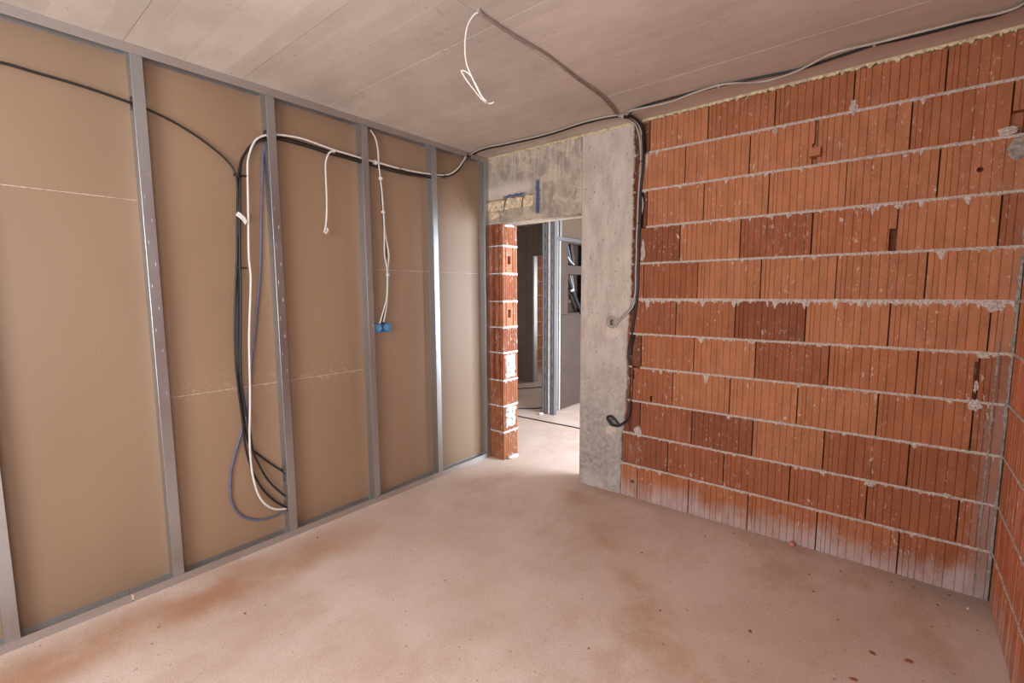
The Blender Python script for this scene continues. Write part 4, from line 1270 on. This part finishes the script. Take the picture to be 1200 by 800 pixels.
def rel(pts):
    return [tuple(Vector(p) - ha.location) for p in pts]


tube('sheath', rel(P_['hang']), 0.0037, M['white'], ha)
tube('folded_end', rel(P_['hang2']), 0.0030, M['white'], ha)
tube('wire_end', rel(P_['hang3']), 0.0028, M['copper'], ha, sides=6)
tube('wire_end', rel([(1.41, -1.704, 2.478), (1.425, -1.692, 2.44), (1.445, -1.676, 2.405), (1.466, -1.658, 2.375), (1.49, -1.64, 2.358)]), 0.0026, M['brown_cable'], ha, sides=6)
bm = bmesh.new()
bmesh.ops.create_cone(bm, cap_ends=True, segments=12, radius1=0.012, radius2=0.007, depth=0.012, matrix=Matrix.Translation((0, 0, 0.004)))
link('clip', bm, M['grey'], ha)
cable('black_cable', P_['right_b'], 0.0068, 'black', 'black cable along the ceiling above the brick wall')
cable('white_cable', P_['right_w'], 0.0056, 'grey', 'pale grey cable wavering along the ceiling above the brick wall')
for q in ((2.03, -0.262, 2.726), (2.74, -0.262, 2.726)):
    tie(q, (1, 0, 0), 0.012, 'grey', 'small grey clip holding the cables above the brick wall, %s' % ('nearer the pillar' if q[0] < 2.4 else 'nearer the right corner'), 0.01, 'cable_clip', False)
top = lambda dx, dy: [(1.372 + dx, -0.205 + dy, H - 0.012), (1.405 + dx, -0.15 + dy, H - 0.014), (1.425 + dx, -0.085 + dy, H - 0.032), (1.433 + dx, -0.035 + dy, 2.668)]
cable('grey_cable', top(0, 0) + P_['chase_g1'][3:] + [(1.28, -0.012, 1.350)], 0.0058, 'grey', 'left grey cable down the chase to the coil on the pillar')
cable('grey_cable', top(0.018, 0.006) + P_['chase_g2'][3:] + [(1.288, -0.012, 1.318)], 0.0058, 'grey', 'right grey cable down the chase to the coil on the pillar')
cable('black_cable', top(0.012, 0.02) + [(1.458, -0.002, 2.62), (1.466, -0.003, 2.49), (1.462, -0.002, 2.376), (1.452, -0.001, 2.279), (1.452, 0.0, 2.19), (1.453, -0.004, 2.035), (1.448, -0.006, 1.928), (1.448, -0.007, 1.76), (1.449, -0.007, 1.60), (1.440, -0.005, 1.475), (1.424, -0.002, 1.363), (1.410, 0.006, 1.249)] + P_['chase_b'][15:], 0.0098, 'black', 'black cable down the chase ending in a small loop low on the pillar')
cable('black_cable', top(0.03, 0.012) + [(1.462, 0.012, 2.61), (1.466, 0.02, 2.49), (1.455, 0.02, 2.38), (1.452, 0.022, 2.28), (1.455, 0.022, 2.19), (1.45, 0.022, 2.03), (1.446, 0.022, 1.9), (1.447, 0.022, 1.76), (1.447, 0.022, 1.6), (1.437, 0.022, 1.47), (1.424, 0.022, 1.36), (1.415, 0.022, 1.25), (1.394, 0.022, 1.16), (1.39, 0.022, 1.08)], 0.0095, 'black',
      'upper black cable hidden behind the grey ones in the chase')
tie((1.447, 0.008, 2.46), (0, 0, 1), 0.022, 'black', 'black cable tie near the top of the chase bundle')
tie((1.441, 0.010, 2.035), (0, 0, 1), 0.020, 'black', 'black cable tie lower down the chase bundle')
tie((1.395, -0.19, H - 0.016), (1, 0.3, 0), 0.016, 'grey', 'grey clip where all ceiling cables meet above the pillar', 0.012, 'cable_clip', False)
# coil of grey cable on the pillar
pts = []
for k in range(38):
    a = k * 2 * math.pi / 16 + 2.2
    r = 0.052 - 0.0145 * (k / 16)
    pts.append((1.253 + r * math.cos(a), -0.014 - 0.007 * (k / 16), 1.328 + r * math.sin(a)))
cable('cable_coil', pts, 0.0046, 'grey', 'flat coil of grey cable on the concrete pillar', 'cable coil', n=3)

# cables lying on the hallway floor
cable('black_cable', P_['hallc1'], 0.007, 'black', 'black cable on the hallway floor farthest from the doorway')
cable('black_cable', P_['hallc2'], 0.007, 'black', 'black cable on the hallway floor passing behind the steel studs')
cable('black_cable', P_['hallc3'] + [(1.0, 1.22, 0.006), (1.9, 1.30, 0.006), (2.8, 1.12, 0.006)], 0.007, 'black', 'black cable lying straight across the floor just past the doorway')
cable('loose_wire', [(-2.22, 3.17, 2.68), (-2.19, 3.165, 2.63), (-2.12, 3.17, 2.55)], 0.010, 'grey', 'loose grey wire stub hanging high on the dark hallway partition', 'wire')

# scrap of packaging in the hallway
bm = bmesh.new()
bmesh.ops.create_icosphere(bm, subdivisions=2, radius=1.0)
for v in bm.verts:
    p = v.co.copy()
    v.co = Vector((p.x * 0.030, p.y * 0.030, p.z * 0.017)) * (1 + 0.5 * noise.noise(p * 2.3)) + Vector((-0.519, 1.525, 0.016))
link('paper_scrap', bm, M['frame'], None, label='crumpled white paper scrap on the hallway floor', cat='scrap')

# ------------------------------------------------------------------ crumbs on the floor
def crumb(name, x, y, s, mat, label, group=None, seed=0, cat='crumb', flat=0.5, long=1.0):
    s *= 0.66
    bm = bmesh.new()
    bmesh.ops.create_icosphere(bm, subdivisions=1, radius=1.0)
    a = seed * 2.4
    for v in bm.verts:
        p = v.co.copy()
        f = 1 + 0.35 * noise.noise(p * 1.7 + Vector((seed * 3.1, 0, seed)))
        q = Vector((p.x * s * long * f, p.y * s * f, max(-0.7, p.z) * s * flat * f))
        v.co = Vector((q.x * math.cos(a) - q.y * math.sin(a), q.x * math.sin(a) + q.y * math.cos(a), q.z))
    zmin = min(v.co.z for v in bm.verts)
    for v in bm.verts:
        v.co.z -= zmin
    o = link(name, bm, M[mat], None, label=label, cat=cat, group=group)
    o.location = (x, y, 0)
    return o


bm = bmesh.new()
bmesh.ops.create_icosphere(bm, subdivisions=3, radius=0.017)
for v in bm.verts:
    v.co *= 1 + 0.06 * noise.noise(v.co * 60)
o = link('clay_pebble', bm, M['ball'], None, label='round orange clay pebble at the foot of the brick wall', cat='pebble', smooth=True)
o.location = (2.495, -0.035, 0.0165)
crumb('mortar_crumb', 3.262, -0.15, 0.013, 'grit', 'pale grey mortar crumb on the floor in the right corner', seed=1, flat=0.8)
crumb('mortar_crumb', 1.733, -0.968, 0.010, 'grit', 'small grey mortar crumb lying alone in the middle of the floor', seed=2)
crumb('mortar_crumb', 2.801, -1.039, 0.011, 'grit', 'whitish mortar crumb at the bottom edge near the right corner', seed=3, flat=0.7)
crumb('brick_crumb', 3.034, -0.753, 0.016, 'chip', 'largest flat brick crumb on the floor towards the right corner', seed=4, long=1.7, flat=0.35)
crumb('brick_crumb', 2.913, -0.791, 0.013, 'chip', 'long brick crumb just left of the largest crumb', seed=5, long=1.9, flat=0.35)
crumb('brick_crumb', 2.475, -0.982, 0.012, 'chip', 'brick crumb alone in the middle of the right half of the floor', seed=6, long=1.6, flat=0.4)
crumb('brick_crumb', 0.135, -1.808, 0.012, 'chip', 'brick crumb close to the floor track below the looped cables', seed=7, flat=0.4)
crumb('brick_crumb', 2.861, -1.012, 0.014, 'chip', 'brick crumb at the very bottom edge beside a whitish one', seed=8, long=1.8, flat=0.35)
small = ((2.196, -1.309), (1.816, -0.678), (2.143, -0.54), (2.972, -0.106), (3.059, -0.093), (0.325, -2.689), (0.426, -2.739), (0.539, -2.395), (0.552, -2.304), (2.778, -0.634), (3.02, -0.045), (3.20, -0.06),
         (2.302, -0.189), (1.954, -1.537), (2.62, -0.30), (2.40, -0.12), (2.18, -0.09), (2.05, -0.25), (1.70, -0.14), (2.75, -0.16), (3.15, -0.20), (3.28, -0.32), (2.10, -1.10), (1.10, -1.60), (2.66, -0.46), (3.12, -0.42))
for i, (x, y) in enumerate(small):
    crumb('brick_crumb', x, y, rnd.uniform(0.0055, 0.009), 'chip', 'tiny red brown brick crumb scattered on the dusty floor', 'tiny brick crumbs on the floor', seed=10 + i, long=rnd.uniform(1, 1.8), flat=0.45)
